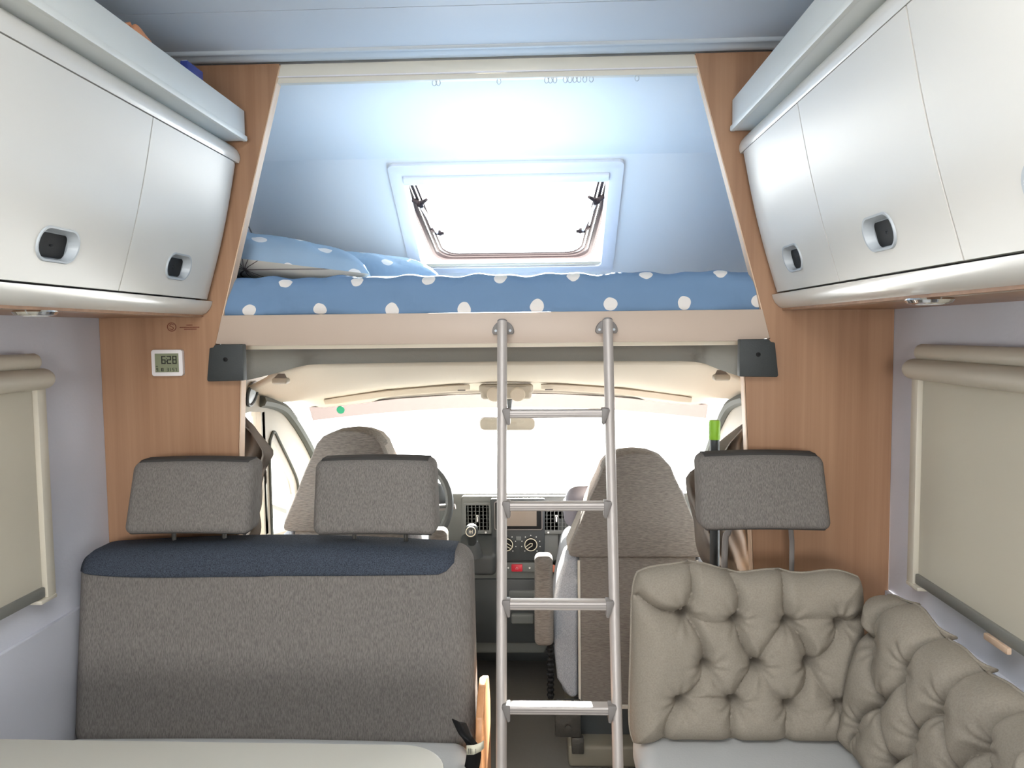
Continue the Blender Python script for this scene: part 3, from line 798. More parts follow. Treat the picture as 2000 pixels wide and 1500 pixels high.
# navy top panel, following the rounded top of the backrest
rows = []
hx, hy, hz = (BX1 - BX0) / 2, .075, .242
for i in range(49):
    x = -hx + .010 + (2 * hx - .010 - .040) * i / 48
    a = x / hx; e = max(0, (abs(x) - (hx - .045)) / .045); rr = .045 * math.sqrt(max(0, 1 - e * e)) + .0026
    drop = .022 * max(0, 1 - (abs(a) / .97) ** 4) if x < 0 else .020 * max(0, 1 - (a / .95) ** 2)
    r = []
    for k in range(15):
        a0 = 180 - 88 * min(1, max(0, (a - .84) / .13)) ** 2
        ang = math.radians(a0 - (a0 - 12) * (k - 2) / 12) if k > 1 else math.radians(a0)
        yy = -hy + .045 if ang > math.pi / 2 else hy - .045
        py = yy + rr * math.cos(ang); pz = hz - .045 + rr * math.sin(ang)
        if k == 0: pz -= drop
        if k == 1: pz -= drop * .5
        q = bench_def((x, py, pz), (hx, hy, hz))
        r.append((q[0] + (BX0 + BX1) / 2, q[1] + 1.875, q[2] + .655))
    rows.append(r)
b = MB(); b.grid(rows); b.build('top_panel', 'navy_fabric', bn, angle=80, solid=.002)
# seat cushion and box
b = MB(); b.pad((-.685, 1.50, .406), (.507, .31, .055), .045, 5, 8, lambda p, h: (p[0], p[1], p[2] + (.010 * math.cos(p[0] * 2.5) if p[2] > 0 else 0))); b.build('seat_cushion', 'leather_grey', bn, angle=70)
b = MB(); b.box(-1.19, -.22, 1.20, 1.96, .0, .36); b.build('seat_box', 'laminate', bn, bevel=.004)
# wood end panel with a rounded shoulder
pp = [(1.62, .01), (2.02, .01), (2.02, .46), (1.98, .54), (1.90, .572), (1.83, .562), (1.78, .525), (1.755, .45), (1.74, .30), (1.70, .10)]
b = MB(); b.prism([tuple(p)[:2] for p in [(q[0], q[1]) for q in pp]], to_yz, -.168, -.150); b.build('end_panel', 'wood_orange', bn, bevel=.004, seg=3)
def headrest(parent, x0, x1, z0, z1, y, posts, skew=0.0):
    c = ((x0 + x1) / 2, y, (z0 + z1) / 2); h = ((x1 - x0) / 2, .045, (z1 - z0) / 2)
    def df(p, hh):
        x, yy, z = p; tz = z / hh[2]
        return (x * (1 - .018 * tz) + skew * tz, yy - .022 * tz * -1 - .010 * math.cos(math.pi * x / (2 * hh[0])), z + .006 * math.cos(math.pi * x / (2 * hh[0])))
    b = MB(); b.pad(c, h, .022, 5, 10, df); hr = b.build('headrest', 'seat_fabric', parent, angle=70)
    # dark top panel and dark bottom seam
    for zz, nm in ((h[2] + .0012, 'top_panel'), (-h[2] - .0012, 'bottom_panel')):
        rows = []
        for i in range(17):
            x = (-1 + 2 * i / 16) * (h[0] - .016)
            r = []
            for k in range(7):
                yy = (-1 + 2 * k / 6) * (h[1] - .012)
                dz = 0 if 0 < k < 6 else (-.004 if zz > 0 else .004)
                q = df((x, yy, zz + dz), h); r.append((q[0] + c[0], q[1] + c[1], q[2] + c[2]))
            rows.append(r)
        b = MB(); b.grid(rows); b.build(nm, 'dark_piping', hr, angle=80, solid=.003)
    for k, (px, path) in enumerate(posts):
        b = MB(); b.tube(smooth_path(path, 5), px, 10); b.build('post', 'metal_worn' if parent is bn else 'cap_grey', hr)
    return hr
headrest(bn, -1.068, -.745, .944, 1.124, 1.945, [(.006, [(-.975, 1.955, .96), (-.975, 1.955, .86)]), (.006, [(-.84, 1.955, .96), (-.84, 1.955, .86)])], .003)
headrest(bn, -.586, -.274, .942, 1.126, 1.945, [(.006, [(-.495, 1.955, .96), (-.495, 1.955, .86)]), (.006, [(-.36, 1.955, .96), (-.36, 1.955, .86)])], -.003)

# seat belt with its tag beside the bench
sb = thing('seat_belt', (-.17, 1.72, .36), 'black seat belt end with a white tag beside the bench', 'seat belt')
b = MB()
path = [(-.205, 1.76, .53), (-.185, 1.722, .515), (-.166, 1.714, .49), (-.172, 1.714, .44), (-.185, 1.71, .39), (-.19, 1.70, .345)]
rows = []
for p in smooth_path(path, 5): rows.append([(p.x - .017, p.y - .004, p.z + .006), (p.x, p.y - .007, p.z), (p.x + .015, p.y, p.z - .006)])
b.grid(rows); b.build('strap', 'black_plastic', sb, solid=.003)
b = MB(); b.grid([[(-.182, 1.698, .482 + .022 * k), (-.165, 1.692, .486 + .022 * k), (-.150, 1.697, .491 + .020 * k), (-.143, 1.705, .494 + .018 * k)] for k in (0, 1)]); tg = b.build('tag', 'tag_white', sb, solid=.0015)
b = MB()
for k in range(5): b.box(-.178 + k * .004, -.176 + k * .004, 1.6925, 1.6940, .487, .499)
b.build('tag_print', 'tag_ink', tg, smooth=False)

# ================================================================== TABLE
tb = thing('dinette_table', (-.68, .92, 0), 'cream dinette table top with rounded corner in front of the bench', 'table')
tp = [(X(-1, HW - .013), .45), (-.17, .45)] + [(-.255 + .085 * math.cos(math.radians(a)), 1.228 + .085 * math.sin(math.radians(a))) for a in range(0, 91, 9)] + [(X(-1, HW - .013), 1.318)]
b = MB(); b.prism(tp, to_xy, .692, .72); b.build('table_top', 'table_cream', tb, bevel=.004)
b = MB(); b.lathe([(0, 0), (.18, 0), (.18, .012), (.04, .03), (.032, .06), (.032, .69), (0, .69)], (-.60, .85, .001), (0, 0, 1), 24); b.build('leg', 'aluminium', tb)

# ================================================================== RIGHT SEAT AND CUSHIONS
st = thing('sofa', (.56, 1.3, 0), 'side bench under a smooth pale grey seat pad by the right wall', 'bench')
b = MB(); b.pad((.560, 1.23, .415), (.345, .655, .055), .045, 5, 10, lambda p, h: (p[0], p[1], p[2] + (.008 * math.cos(p[0] * 3) if p[2] > 0 else 0))); b.build('seat_pad', 'leather_grey', st, angle=70)
b = MB(); b.box(.245, .903, .60, 1.88, .0, .361); b.build('seat_box', 'laminate', st, bevel=.004)

def tufted(name, label, org_, ex, ez, wdt, hgt, thick, buttons, creases, edge=.03, droop=0.0, lumps=0.0, mat='linen'):
    """button-tufted cushion; org_ lower-left corner of the front face, ex along it, ez up it"""
    ex = Vector(ex).normalized(); ez = Vector(ez).normalized(); en = ex.cross(ez).normalized()   # front normal
    nu, nv = 210, 160
    U, V = np.meshgrid(np.linspace(0, 1, nu), np.linspace(0, 1, nv))
    u = U * wdt; v = V * hgt
    ed = np.minimum(np.minimum(u, wdt - u), np.minimum(v, hgt - v))
    H = thick * np.clip(1 - (1 - np.clip(ed / .075, 0, 1)) ** 2.2, 0, 1) ** .6
    B_ = np.array([(a * wdt, c * hgt) for a, c in buttons])
    dmin = np.full(u.shape, 9.0)
    for a, c in B_:
        d = np.hypot(u - a, v - c); dmin = np.minimum(dmin, d)
        H -= .014 * np.exp(-(d / .013) ** 2) + .020 * np.exp(-(d / .05) ** 2)
        th = np.arctan2(v - c, u - a)
        H += .0022 * np.sin(th * 9 + a * 40) * np.exp(-((d - .030) / .022) ** 2)
    rng = random.Random(3)
    for (a, c, e, f, dep) in creases:
        p = np.array((a * wdt, c * hgt)); q = np.array((e * wdt, f * hgt)); L = np.hypot(*(q - p)) + 1e-9
        tx, ty = (q - p) / L; s_ = (u - p[0]) * tx + (v - p[1]) * ty; n_ = -(u - p[0]) * ty + (v - p[1]) * tx
        bow = rng.choice((-1, 1)) * .10 * L
        n_ = n_ - bow * np.sin(np.pi * np.clip(s_ / L, 0, 1))
        w = np.clip(np.minimum(s_, L - s_) / .012 + 1, 0, 1)
        H -= dep * w * np.exp(-np.abs(n_) / .0045) * 1.3 + dep * 1.25 * w * np.exp(-(n_ / .020) ** 2)
        H += dep * .45 * w * np.exp(-((n_ - .018) / .012) ** 2)
    H += lumps * (np.sin(u * 23 + v * 11) + .6 * np.sin(u * 9 - v * 31))
    H += .0012 * np.sin(u * 90 + np.sin(v * 40) * 2) * np.clip(ed / .05, 0, 1) * .6
    # soft outline
    top = np.clip((V - .55) / .45, 0, 1) ** 1.5
    out = top * (.022 * np.exp(-((U - .20) / .15) ** 2) + .004 * np.sin(u * 40 + 1)) - .05 * np.abs(2 * U - 1) ** 9 * (V - .5) * hgt
    out -= .018 * np.exp(-(U / .10) ** 2) * (1 - V) ** 3
    u = u - .045 * np.abs(2 * V - 1) ** 9 * (U - .5) * wdt - .014 * (1 - U) ** 3 * (1 - V)
    v = v - droop * U * top
    O = Vector(org_)
    rows = [[O + ex * float(u[j, i]) + ez * float(v[j, i] + out[j, i]) + en * float(H[j, i]) for i in range(nu)] for j in range(nv)]
    back = [[O + ex * float(u[j, i]) + ez * float(v[j, i] + out[j, i]) - en * float(thick * .55 * min(1, ed[j, i] / .06) ** .5) for i in list(range(0, nu, 7)) + [nu - 1]] for j in list(range(0, nv, 7)) + [nv - 1]]
    t = thing(name, O + ex * (wdt / 2), label, 'cushion', 'tufted cushions on the side seat')
    b = MB(); b.grid(rows); b.build('front', mat, t, angle=80)
    b = MB(); b.grid(back); b.build('back', mat, t, angle=80)
    rim = [rows[0][i] for i in range(0, nu, 3)] + [rows[j][-1] for j in range(0, nv, 3)] + [rows[-1][i] for i in range(nu - 1, -1, -3)] + [rows[j][0] for j in range(nv - 1, -1, -3)]
    b = MB(); b.tube(rim, .0032, 6, closed=True); b.build('piping', mat, t, angle=80)
    return t
r1 = [(.22, .745), (.44, .73), (.66, .715), (.88, .715)]; r2 = [(.31, .46), (.53, .46), (.75, .47)]; r3 = [(.20, .25), (.43, .245), (.66, .23), (.87, .24)]
def cr_(p, q, d=.010): return (p[0], p[1], q[0], q[1], d)
crs = [cr_((.02, .86), r1[0], .014), cr_(r1[0], r1[1], .007), cr_((.24, 1), r1[0]), cr_((.42, 1), r1[1]), cr_((.66, 1), r1[2]), cr_(r1[3], (1, .77), .012), cr_(r1[2], r1[3], .004),
       cr_(r1[0], r2[0], .012), cr_(r1[1], r2[1], .013), cr_(r1[2], r2[1], .007), cr_(r1[2], r2[2], .013), cr_(r1[3], r2[2], .010),
       cr_(r2[0], r3[0], .010), cr_(r2[0], r3[1], .006), cr_(r2[1], r3[1], .012), cr_(r2[1], r3[2], .006), cr_(r2[2], r3[2], .010), cr_(r2[2], r3[3], .007),
       cr_(r3[0], (.13, 0), .010), cr_(r3[1], (.43, 0), .010), cr_(r3[2], (.66, 0), .008), cr_(r3[0], r3[1], .005), cr_(r3[3], (1, .26), .006)]
tufted('tufted_cushion', 'greige tufted cushion leaning on the cab partition, facing the camera', (.212, 1.79, .476), (1, 0, 0), (0, .10, 1), .545, .398, .062, r1 + r2 + r3, crs)
# along the right wall: front face looks towards the centre of the room
s1 = [(.14, .74), (.36, .76), (.58, .74), (.80, .76)]; s2 = [(.25, .48), (.47, .47), (.69, .48), (.91, .48)]; s3 = [(.14, .22), (.36, .24), (.58, .22), (.80, .23)]
crs2 = [cr_((0, .80), s1[0], .013)] + [cr_((p[0] + .02, 1), p, .012) for p in s1] + [cr_(p, q, .012) for p, q in zip(s1, s2)] + [cr_(q, p, .010) for q, p in zip(s2, s1[1:])] \
     + [cr_(p, q, .011) for p, q in zip(s2, s3[1:])] + [cr_(q, p, .012) for q, p in zip(s2, s3)] + [cr_(p, (p[0] - .03, 0), .010) for p in s3]
tufted('tufted_cushion', 'greige tufted cushion leaning on the right wall under the blind', (.725, 1.765, .478), (0, -1, 0), (.16, 0, 1), .66, .370, .075, s1 + s2 + s3, crs2, lumps=.002)
tufted('tufted_cushion', 'smooth-cornered greige cushion nearest the camera by the right wall', (.612, 1.075, .484), (.30, -1, 0), (.16, 0, 1), .46, .385, .055, [(.45, .55), (.75, .4)], [cr_((.2, .0), (.45, .55), .006), cr_((.45, .55), (.75, .4), .008), cr_((.45, .55), (.6, 1), .006)], lumps=.002)

# side-seat headrest on its two bent posts
hs = thing('side_seat_headrest', (.545, 1.98, .80), 'grey headrest on two bent posts standing behind the tufted cushion', 'headrest')
headrest(hs, .388, .703, .954, 1.134, 1.945, [(.008, [(.478, 1.965, .97), (.474, 1.968, .93), (.466, 1.972, .88), (.465, 1.975, .50)]), (.0065, [(.628, 1.965, .97), (.634, 1.968, .92), (.637, 1.972, .86), (.637, 1.975, .50)])], -.002)

# black pole with a green grip
pl = thing('broom_pole', (.475, 2.135, 0), 'black pole with a bright green grip end beside the right partition', 'pole')
b = MB(); b.tube([(.482, 2.135, .002), (.478, 2.135, .6), (.474, 2.135, 1.16)], .0135, 14); b.build('shaft', 'pole_black', pl)
b = MB(); b.lathe([(0, 0), (.0145, 0), (.0155, .004), (.0155, .048), (.0140, .054), (0, .055)], (.4735, 2.135, 1.147), (0, 0, 1), 18); b.build('grip', 'green_grip', pl)
b = MB(); b.pad((.482, 2.135, .03), (.05, .02, .028), .01, 3, 3); b.build('foot', 'pole_black', pl)

# ================================================================== CAB CURTAINS (bunched)
def curtain(label, edge, outer, s, y0):
    t = thing('cab_curtain', ((edge[0][1] + outer) / 2, y0, .30), label, 'curtain', 'cab curtains')
    rows = []
    z0, z1 = edge[0][0], edge[-1][0]
    for j in range(61):
        z = z0 + (z1 - z0) * j / 60; xe = lerp_tab(edge, z); r = []
        for i in range(41):
            u = i / 40; x = outer + (xe - outer) * u
            ph = u * 17 + 1.4 * math.sin(z * 11) + 2.0 * u * z
            y = y0 + .026 * math.sin(ph) * (0.4 + .6 * u) + .016 * math.sin(u * 31 - z * 27) + .03 * math.sin(z * 16 + u * 5) * .5
            y += .05 * (1 - u)
            x += .006 * math.sin(z * 34 + u * 9) * u
            r.append((x, y, z + .008 * math.sin(u * 12 + z * 20)))
        rows.append(r)
    b = MB(); b.grid(rows); b.build('cloth', 'curtain_taupe', t, angle=70, solid=.003)
    # gathered folds and tie
    b = MB()
    zz = .96 if s < 0 else .90
    p = [(outer, y0 - .01, zz + .05), ((outer + lerp_tab(edge, zz)) / 2, y0 - .045, zz), (lerp_tab(edge, zz) - s * -.004, y0 - .02, zz + .02)]
    b.tube(smooth_path(p, 6), .012, 8, flat=.5); b.build('tie_strap', 'curtain_taupe', t)
    return t
curtain('taupe cab curtain bunched against the left partition board', [(.30, -.87), (.80, -.855), (.845, -.851), (.93, -.833), (.99, -.818), (1.05, -.816), (1.104, -.792), (1.15, -.812), (1.195, -.842), (1.235, -.892)], -1.0, -1, 2.20)
curtain('taupe cab curtain bunched against the right partition board', [(.30, .50), (.70, .50), (.78, .46), (.87, .435), (.95, .422), (1.02, .41), (1.045, .425), (1.06, .47), (1.12, .50), (1.20, .592)], .70, 1, 2.22)

# ================================================================== CAB SHELL
hl = bpy.data.objects.new('ceiling_cab', None); COL.objects.link(hl); struct(hl, 'beige cab headliner with grey roof edge under the bunk', 'ceiling')
b = MB()
path = [(-.842, 2.086, 1.321), (-.826, 2.16, 1.326), (-.808, 2.28, 1.334), (-.79, 2.40, 1.345), (-.765, 2.455, 1.351), (-.72, 2.47, 1.353), (-.40, 2.475, 1.355), (XC, 2.478, 1.356), (.11, 2.475, 1.355), (.44, 2.47, 1.352), (.485, 2.455, 1.350), (.510, 2.40, 1.345), (.523, 2.28, 1.334), (.536, 2.16, 1.326), (.548, 2.086, 1.321)]
rows = [[(x, y, z) for x, y, z in path], [(x, y, 1.426) for x, y, z in path]]
b.grid(rows); b.build('roof_edge', 'roof_grey', hl, angle=50, solid=.012)
# moulded headliner falling towards the windscreen
st_x = [(-.985, -.08), (-.955, -.07), (-.905, -.045), (-.865, -.008), (-.82, 0), (-.60, 0), (-.35, 0), (XC, .0), (.06, 0), (.31, 0), (.53, 0), (.576, -.008), (.616, -.045), (.666, -.07), (.696, -.08)]
rows = []
for (y, zc, ze) in ((2.482, 1.356, 1.352), (2.52, 1.345, 1.338), (2.60, 1.322, 1.306), (2.70, 1.300, 1.268), (2.80, 1.281, 1.233), (2.90, 1.270, 1.215), (3.00, 1.256, 1.202), (3.08, 1.228, 1.18), (3.12, 1.205, 1.165)):
    r = []
    for x, dz in st_x:
        k = min(1, abs(x - XC) / .70); z = zc + (ze - zc) * k ** 2
        f = max(0, 1 - (y - 2.48) / .5)
        r.append((x + 0, y - .10 * k ** 3 * (y - 2.48) / .6, z + dz * f))
    rows.append(r)
b = MB(); b.grid(rows); b.build('headliner', 'headliner', hl, angle=60, solid=.010)
for s, side in ((-1, 'left'), (1, 'right')):     # grab handles and sun visors
    xh = X(s, .716)
    b = MB(); b.pad((xh, 2.485, 1.298), (.026, .02, .010), .008, 3, 3); b.build('grab_handle', 'trim_beige', hl)
    b = MB(); b.prism([(xh - .022, 1.306), (xh + .022, 1.306), (xh + s * -.004 + .010, 1.322), (xh + s * -.004 - .010, 1.322)], to_xz, 2.474, 2.486); b.build('handle_niche', 'curtain_taupe', hl, bevel=.002)
    vx0, vx1 = (-.835, -.285) if s < 0 else (-.008, .555)
    b = MB()
    def zt(x): return 1.262 - .052 * (abs(x - XC) / .70) ** 2
    rows = []
    n = 14
    for k in range(n + 1):
        x = vx0 + (vx1 - vx0) * k / n; e = .004 if k in (0, n) else 0
        yb = 2.955 - .07 * (abs(x - XC) / .7) ** 2
        rows.append([(x, yb, zt(x) - .006 - e), (x, yb - .008, zt(x) - .012), (x, yb + .012, zt(x) - .034 + e), (x, yb + .026, zt(x) - .036 + e), (x, yb + .03, zt(x) - .016)])
    b.grid(rows, closed_u=True); b.f.append(tuple(range(5))); b.f.append(tuple(range(n * 5, n * 5 + 5)))
    vz = thing('sun_visor', ((vx0 + vx1) / 2, 2.955, 1.20), 'pale folded-up sun visor above the %s half of the windscreen' % side, 'sun visor', 'sun visors')
    b.build('pad', 'headliner', vz, angle=60)
    xc_ = vx1 - .03 if s < 0 else vx0 + .03
    b = MB(); b.tube([(xc_ - .015, 2.945, 1.228), (xc_ + .015, 2.945, 1.228)], .003, 6); b.build('clip', 'cap_grey', vz)
# overhead lamp console
oc = thing('cab_lamp_console', (-.1425, 2.98, 1.185), 'beige overhead lamp console above the mirror', 'lamp')
b = MB(); b.pad((-.1425, 2.955, 1.222), (.104, .03, .030), .014, 4, 6, lambda p, h: (p[0] * (1 - .06 * (p[2] < 0)), p[1] + .35 * -p[2], p[2])); b.build('housing', 'trim_beige', oc)
for q in (-.045, .045):
    b = MB(); b.lathe([(0, 0), (.030, 0), (.026, .004), (0, .007)], (-.1425 + q, 2.929, 1.212), (0, -1, -.35), 20)
    b.build('lens', 'headliner', oc)
for k in range(3):
    b = MB(); b.box(-.22, -.065, 2.9175 + .003 * k, 2.921 + .003 * k, 1.2415 - .005 * k, 1.2430 - .005 * k); b.build('groove', 'curtain_taupe', oc, smooth=False)
# rear-view mirror
mr = thing('rear_view_mirror', (-.1465, 3.13, 1.045), 'oblong rear-view mirror hanging before the windscreen', 'mirror')
b = MB(); b.prism([(a, q) for a, q in rrect(-.262, -.031, 1.048, 1.104, .022)], lambda a, q, t: (a, t + (a + .1465) * .1 + (q - 1.076) * .35, q - (a + .1465) * .02), 3.115, 3.145); b.build('housing', 'frame_white', mr, bevel=.006, seg=3)
b = MB(); b.plate(rrect(-.257, -.036, 1.053, 1.099, .019), [], lambda a, q, t: (a, t + (a + .1465) * .1 + (q - 1.076) * .35, q - (a + .1465) * .02), 3.1135, 3.1155); b.build('mirror_glass', 'chrome', mr, smooth=False)
b = MB(); b.tube([(-.139, 3.13, 1.085), (-.138, 3.12, 1.13), (-.135, 3.07, 1.185)], [.006, .008, .012], 8); b.build('stalk', 'dash_dark', mr)

# windscreen
def ws(u, v):     # u -1..1 across, v 0 top .. 1 bottom
    x = XC + u * (.80 + .06 * v); k = abs(u)
    return Vector((x, 3.115 + .72 * v - (.10 + .22 * v) * k ** 2.2 - .02, 1.205 - .475 * v - .045 * k ** 2 * (1 - v)))
w4 = bpy.data.objects.new('window_4', None); COL.objects.link(w4); struct(w4, 'large windscreen of the cab with a reddish reflection tinted into its top edge', 'window')
b = MB(); b.grid([[ws(-1 + 2 * i / 24, j / 12) for i in range(25)] for j in range(13)]); b.build('pane', 'clear_glass', w4, angle=80)
b = MB(); b.grid([[ws(-.98 + 1.96 * i / 40, v) + Vector((0, -.004, 0)) for i in range(41)] for v in (.0, .05, .10, .145)]); b.build('reflection_band', 'reflection_tint', w4, angle=80)  # tinted strip standing in for a reddish reflection along the top
b = MB(); c = ws(-.835, .055); b.lathe([(0, 0), (.016, 0), (.016, .002), (0, .002)], (-.815, c.y - .012, c.z - .004), (0, -1, -.25), 24)
tag(b.build('green_sticker', 'green_sticker'), 'round green sticker on the upper left windscreen', 'sticker')

# cab sides with door windows
for s, side in ((-1, 'left'), (1, 'right')):
    xin, xout = X(s, .826), X(s, .86)
    outer = [(2.085, .0), (3.60, .0), (3.66, .74), (3.36, .80), (3.16, .955), (3.0, 1.08), (2.86, 1.165), (2.78, 1.20), (2.62, 1.36), (2.085, 1.36)]
    h1 = [(2.12, .70), (2.59, .74), (2.59, 1.185), (2.50, 1.195), (2.30, 1.195), (2.12, 1.19)]
    h2 = [(2.675, .735), (2.675, 1.055), (2.70, 1.07), (2.90, .885), (2.925, .83), (2.915, .72), (2.89, .70)]
    b = MB(); b.plate(outer, [h1, h2], to_yz, xin, xout)
    d = b.build('door_1' if s < 0 else 'door_2', 'trim_beige', smooth=False)
    struct(d, 'beige %s cab door with a front quarter window' % side, 'door')
    b = MB(); b.tube(smooth_path([(xin - s * .004, y, z) for y, z in ((2.585, 1.222), (2.69, 1.205), (2.80, 1.178), (2.88, 1.140), (2.98, 1.078), (3.10, .99), (3.20, .90), (3.30, .80))], 5), .020, 8); b.build('door_seal', 'rubber', d)
    b = MB(); b.tube(smooth_path([(xin - s * .002, y, z) for y, z in ((2.655, .74), (2.655, 1.03), (2.675, 1.085), (2.71, 1.10), (2.76, 1.06), (2.93, .90), (2.96, .83))], 5), .006, 6); b.build('window_trim', 'rubber', d)
    b = MB(); b.box(min(xin, xin + s * .02), max(xin, xin + s * .02), 2.600, 2.630, .75, 1.185); b.build('window_divider', 'rubber', d, bevel=.003)
    b = MB(); b.plate(h2, [], to_yz, xin + s * .014, xin + s * .018); b.build('quarter_pane', 'clear_glass', d, smooth=False)
    b = MB(); b.plate(h1, [], to_yz, xin + s * .014, xin + s * .018); b.build('side_pane', 'clear_glass', d, smooth=False)
    b = MB(); b.pad((xin - s * .03, 2.9, .42), (.03, .42, .27), .02, 3, 5); b.build('door_card', 'dash_grey', d)
    # belt guide / oval speaker ring on the pillar trim
    b = MB(); c = Vector((xin - s * .006, 2.505, 1.255)); ux = Vector((0, .83, .55)); uz = Vector((0, -.55, .83))
    b.tube([c + ux * .052 * math.cos(2 * math.pi * k / 28) + uz * .028 * math.sin(2 * math.pi * k / 28) for k in range(28)], .0055, 8, closed=True); r = b.build('speaker_ring', 'dash_dark', d)
    b = MB(); b.grid([[c + ux * .046 * q * math.cos(2 * math.pi * k / 24) + uz * .023 * q * math.sin(2 * math.pi * k / 24) + Vector((-s * .004 * (1 - q), 0, 0)) for k in range(24)] for q in (.05, .6, 1.0)], closed_u=True); b.build('speaker_cover', 'trim_grey', r, angle=80)
    # outside mirror
    ms = thing('side_mirror', (X(s, 1.10), 3.02, .72), 'grey outside mirror seen through the %s quarter window' % side, 'mirror', 'outside mirrors')
    b = MB(); b.pad((X(s, 1.13), 3.03, .83), (.10, .05, .05), .03, 4, 4); b.build('housing', 'bar_grey', ms)
    b = MB(); b.tube([(X(s, .855), 2.98, .72), (X(s, .95), 3.0, .75), (X(s, 1.05), 3.02, .80)], [.03, .028, .03], 10); b.build('arm', 'bar_grey', ms)
# outer cowl below the windscreen
b = MB(); b.box(X(-1, .86), X(1, .86), 3.62, 3.70, 0.0, .70); struct(b.build('wall_bulkhead', 'dash_dark', smooth=False), 'dark bulkhead below the windscreen', 'wall')

# ================================================================== DASHBOARD
db = thing('dashboard', (XC, 3.2, .12), 'grey moulded dashboard with centre console, vents, radio and dials', 'dashboard')
prof = [(3.61, .10), (3.61, .715), (3.45, .745), (3.25, .785), (3.14, .80), (3.085, .795), (3.062, .775), (3.058, .70), (3.065, .60), (3.085, .54), (3.15, .50), (3.25, .42), (3.32, .30), (3.34, .10)]
b = MB(); b.prism(prof, lambda a, q, t: (t, a, q), X(-1, .79), X(1, .79)); b.build('body', 'dash_grey', db, bevel=.008, seg=2, angle=45)
# centre console block
cp = [(-.335, .79), (.125, .79), (.105, .55), (.03, .52), (.02, .20), (.00, .14), (-.33, .14), (-.335, .50)]
b = MB(); b.prism(cp, to_xz, 3.05, 3.20); b.build('console', 'dash_grey', db, bevel=.010, seg=3)
b = MB(); b.prism([(-.325, .455), (.022, .455), (.015, .19), (-.31, .19)], to_xz, 3.035, 3.06); b.build('lower_panel', 'dash_dark', db, bevel=.006, seg=2)
b = MB(); b.prism(rrect(-.145, -.028, .385, .412, .006, 3), to_xz, 3.020, 3.045); b.build('tray_lid', 'dash_grey', db, bevel=.003)
b = MB(); b.pad((-.09, 3.02, .30), (.045, .015, .02), .008, 3, 3); b.build('socket_cover', 'dash_grey', db)
b = MB(); b.prism([(-.215, .785), (.005, .785), (.0, .545), (-.03, .530), (-.185, .530), (-.21, .545)], to_xz, 3.028, 3.06); cn = b.build('centre_stack', 'dash_dark', db, bevel=.008, seg=3)
# vents
for vx in (-.268, .049):
    b = MB(); b.plate(rrect(vx - .056, vx + .056, .640, .768, .008, 3), [list(reversed(rrect(vx - .046, vx + .046, .655, .757, .004, 3)))], to_xz, 3.036, 3.055); v = b.build('vent', 'dash_grey', db, bevel=.002)
    b = MB(); b.box(vx - .046, vx + .046, 3.050, 3.053, .655, .757); b.build('vent_back', 'black_plastic', v, smooth=False)
    sl_ = None
    for k in range(6):
        x = vx - .038 + k * .0152
        if sl_ is None:
            b = MB(); b.box(x - .0016, x + .0016, 3.038, 3.050, .655, .757); sl_ = b.build('slat', 'dash_grey', v, smooth=False); x00 = x
        else:
            c = sl_.copy(); COL.objects.link(c); c.parent = v; c.location = (x - x00, 0, 0)
    b = MB()
    for k in range(6): b.box(vx - .046, vx + .046, 3.044, 3.048, .668 + k * .0155, .6695 + k * .0155)
    b.build('cross_bars', 'dash_grey', v, smooth=False)
    b = MB(); b.box(vx - .003, vx + .003, 3.030, 3.040, .692, .716); b.box(vx - .005, vx + .005, 3.030, 3.034, .712, .718); b.build('vent_tab', 'white_mark', v, smooth=False)
    b = MB(); b.lathe([(0, 0), (.004, 0), (.004, .002), (0, .003)], (vx + .033 * (1 if vx < 0 else -1), 3.036, .647), (0, -1, 0), 10); b.build('vent_mark', 'white_mark', v)
# radio
b = MB(); b.plate(rrect(-.200, -.006, .660, .778, .006, 3), [], to_xz, 3.018, 3.03); rd = b.build('radio', 'black_plastic', cn, bevel=.002)
b = MB(); b.tube([(a, 3.0175, q) for a, q in rrect(-.197, -.009, .663, .775, .006, 3)], .0022, 6, closed=True); b.build('radio_rim', 'cap_grey', rd)
rdp = rd
b = MB(); b.box(-.180, -.030, 3.0160, 3.0185, .678, .758)
sc_o = b.build('radio_screen', 'screen_grey', cn, smooth=False)
# dials
for dx in (-.151, -.054):
    b = MB(); b.lathe([(0, 0), (.028, 0), (.027, .008), (.0245, .010), (0, .010)], (dx, 3.030, .601), (0, -1, 0), 28); k1 = b.build('dial', 'black_plastic', cn)
    b = MB(); b.tube([(dx + .0245 * math.cos(2 * math.pi * k / 28), 3.0195, .601 + .0245 * math.sin(2 * math.pi * k / 28)) for k in range(28)], .0018, 6, closed=True)
    ang = math.radians(215 if dx > -.1 else -30)
    e = Vector((math.cos(ang), 0, math.sin(ang))); q = Vector((-e.z, 0, e.x)); o = Vector((dx, 3.018, .601))
    b.tube([o + e * .021 + q * .005, o - e * .002 + q * .006, o - e * .008, o - e * .002 - q * .006, o + e * .021 - q * .005], .0014, 6)
    b.build('dial_ring', 'cream_mark', k1)
    b = MB()
    for k in range(9):
        a = math.radians(-50 + k * 35); b.lathe([(0, 0), (.0022, 0), (.0022, .001), (0, .001)], (dx + .038 * math.cos(a), 3.0285, .601 + .036 * math.sin(a)), (0, -1, 0), 8)
    b.build('dial_marks', 'white_mark', k1)
b = MB(); b.box(-.113, -.093, 3.024, 3.029, .617, .633); b.build('rear_heater_button', 'dash_grey', cn, bevel=.001)
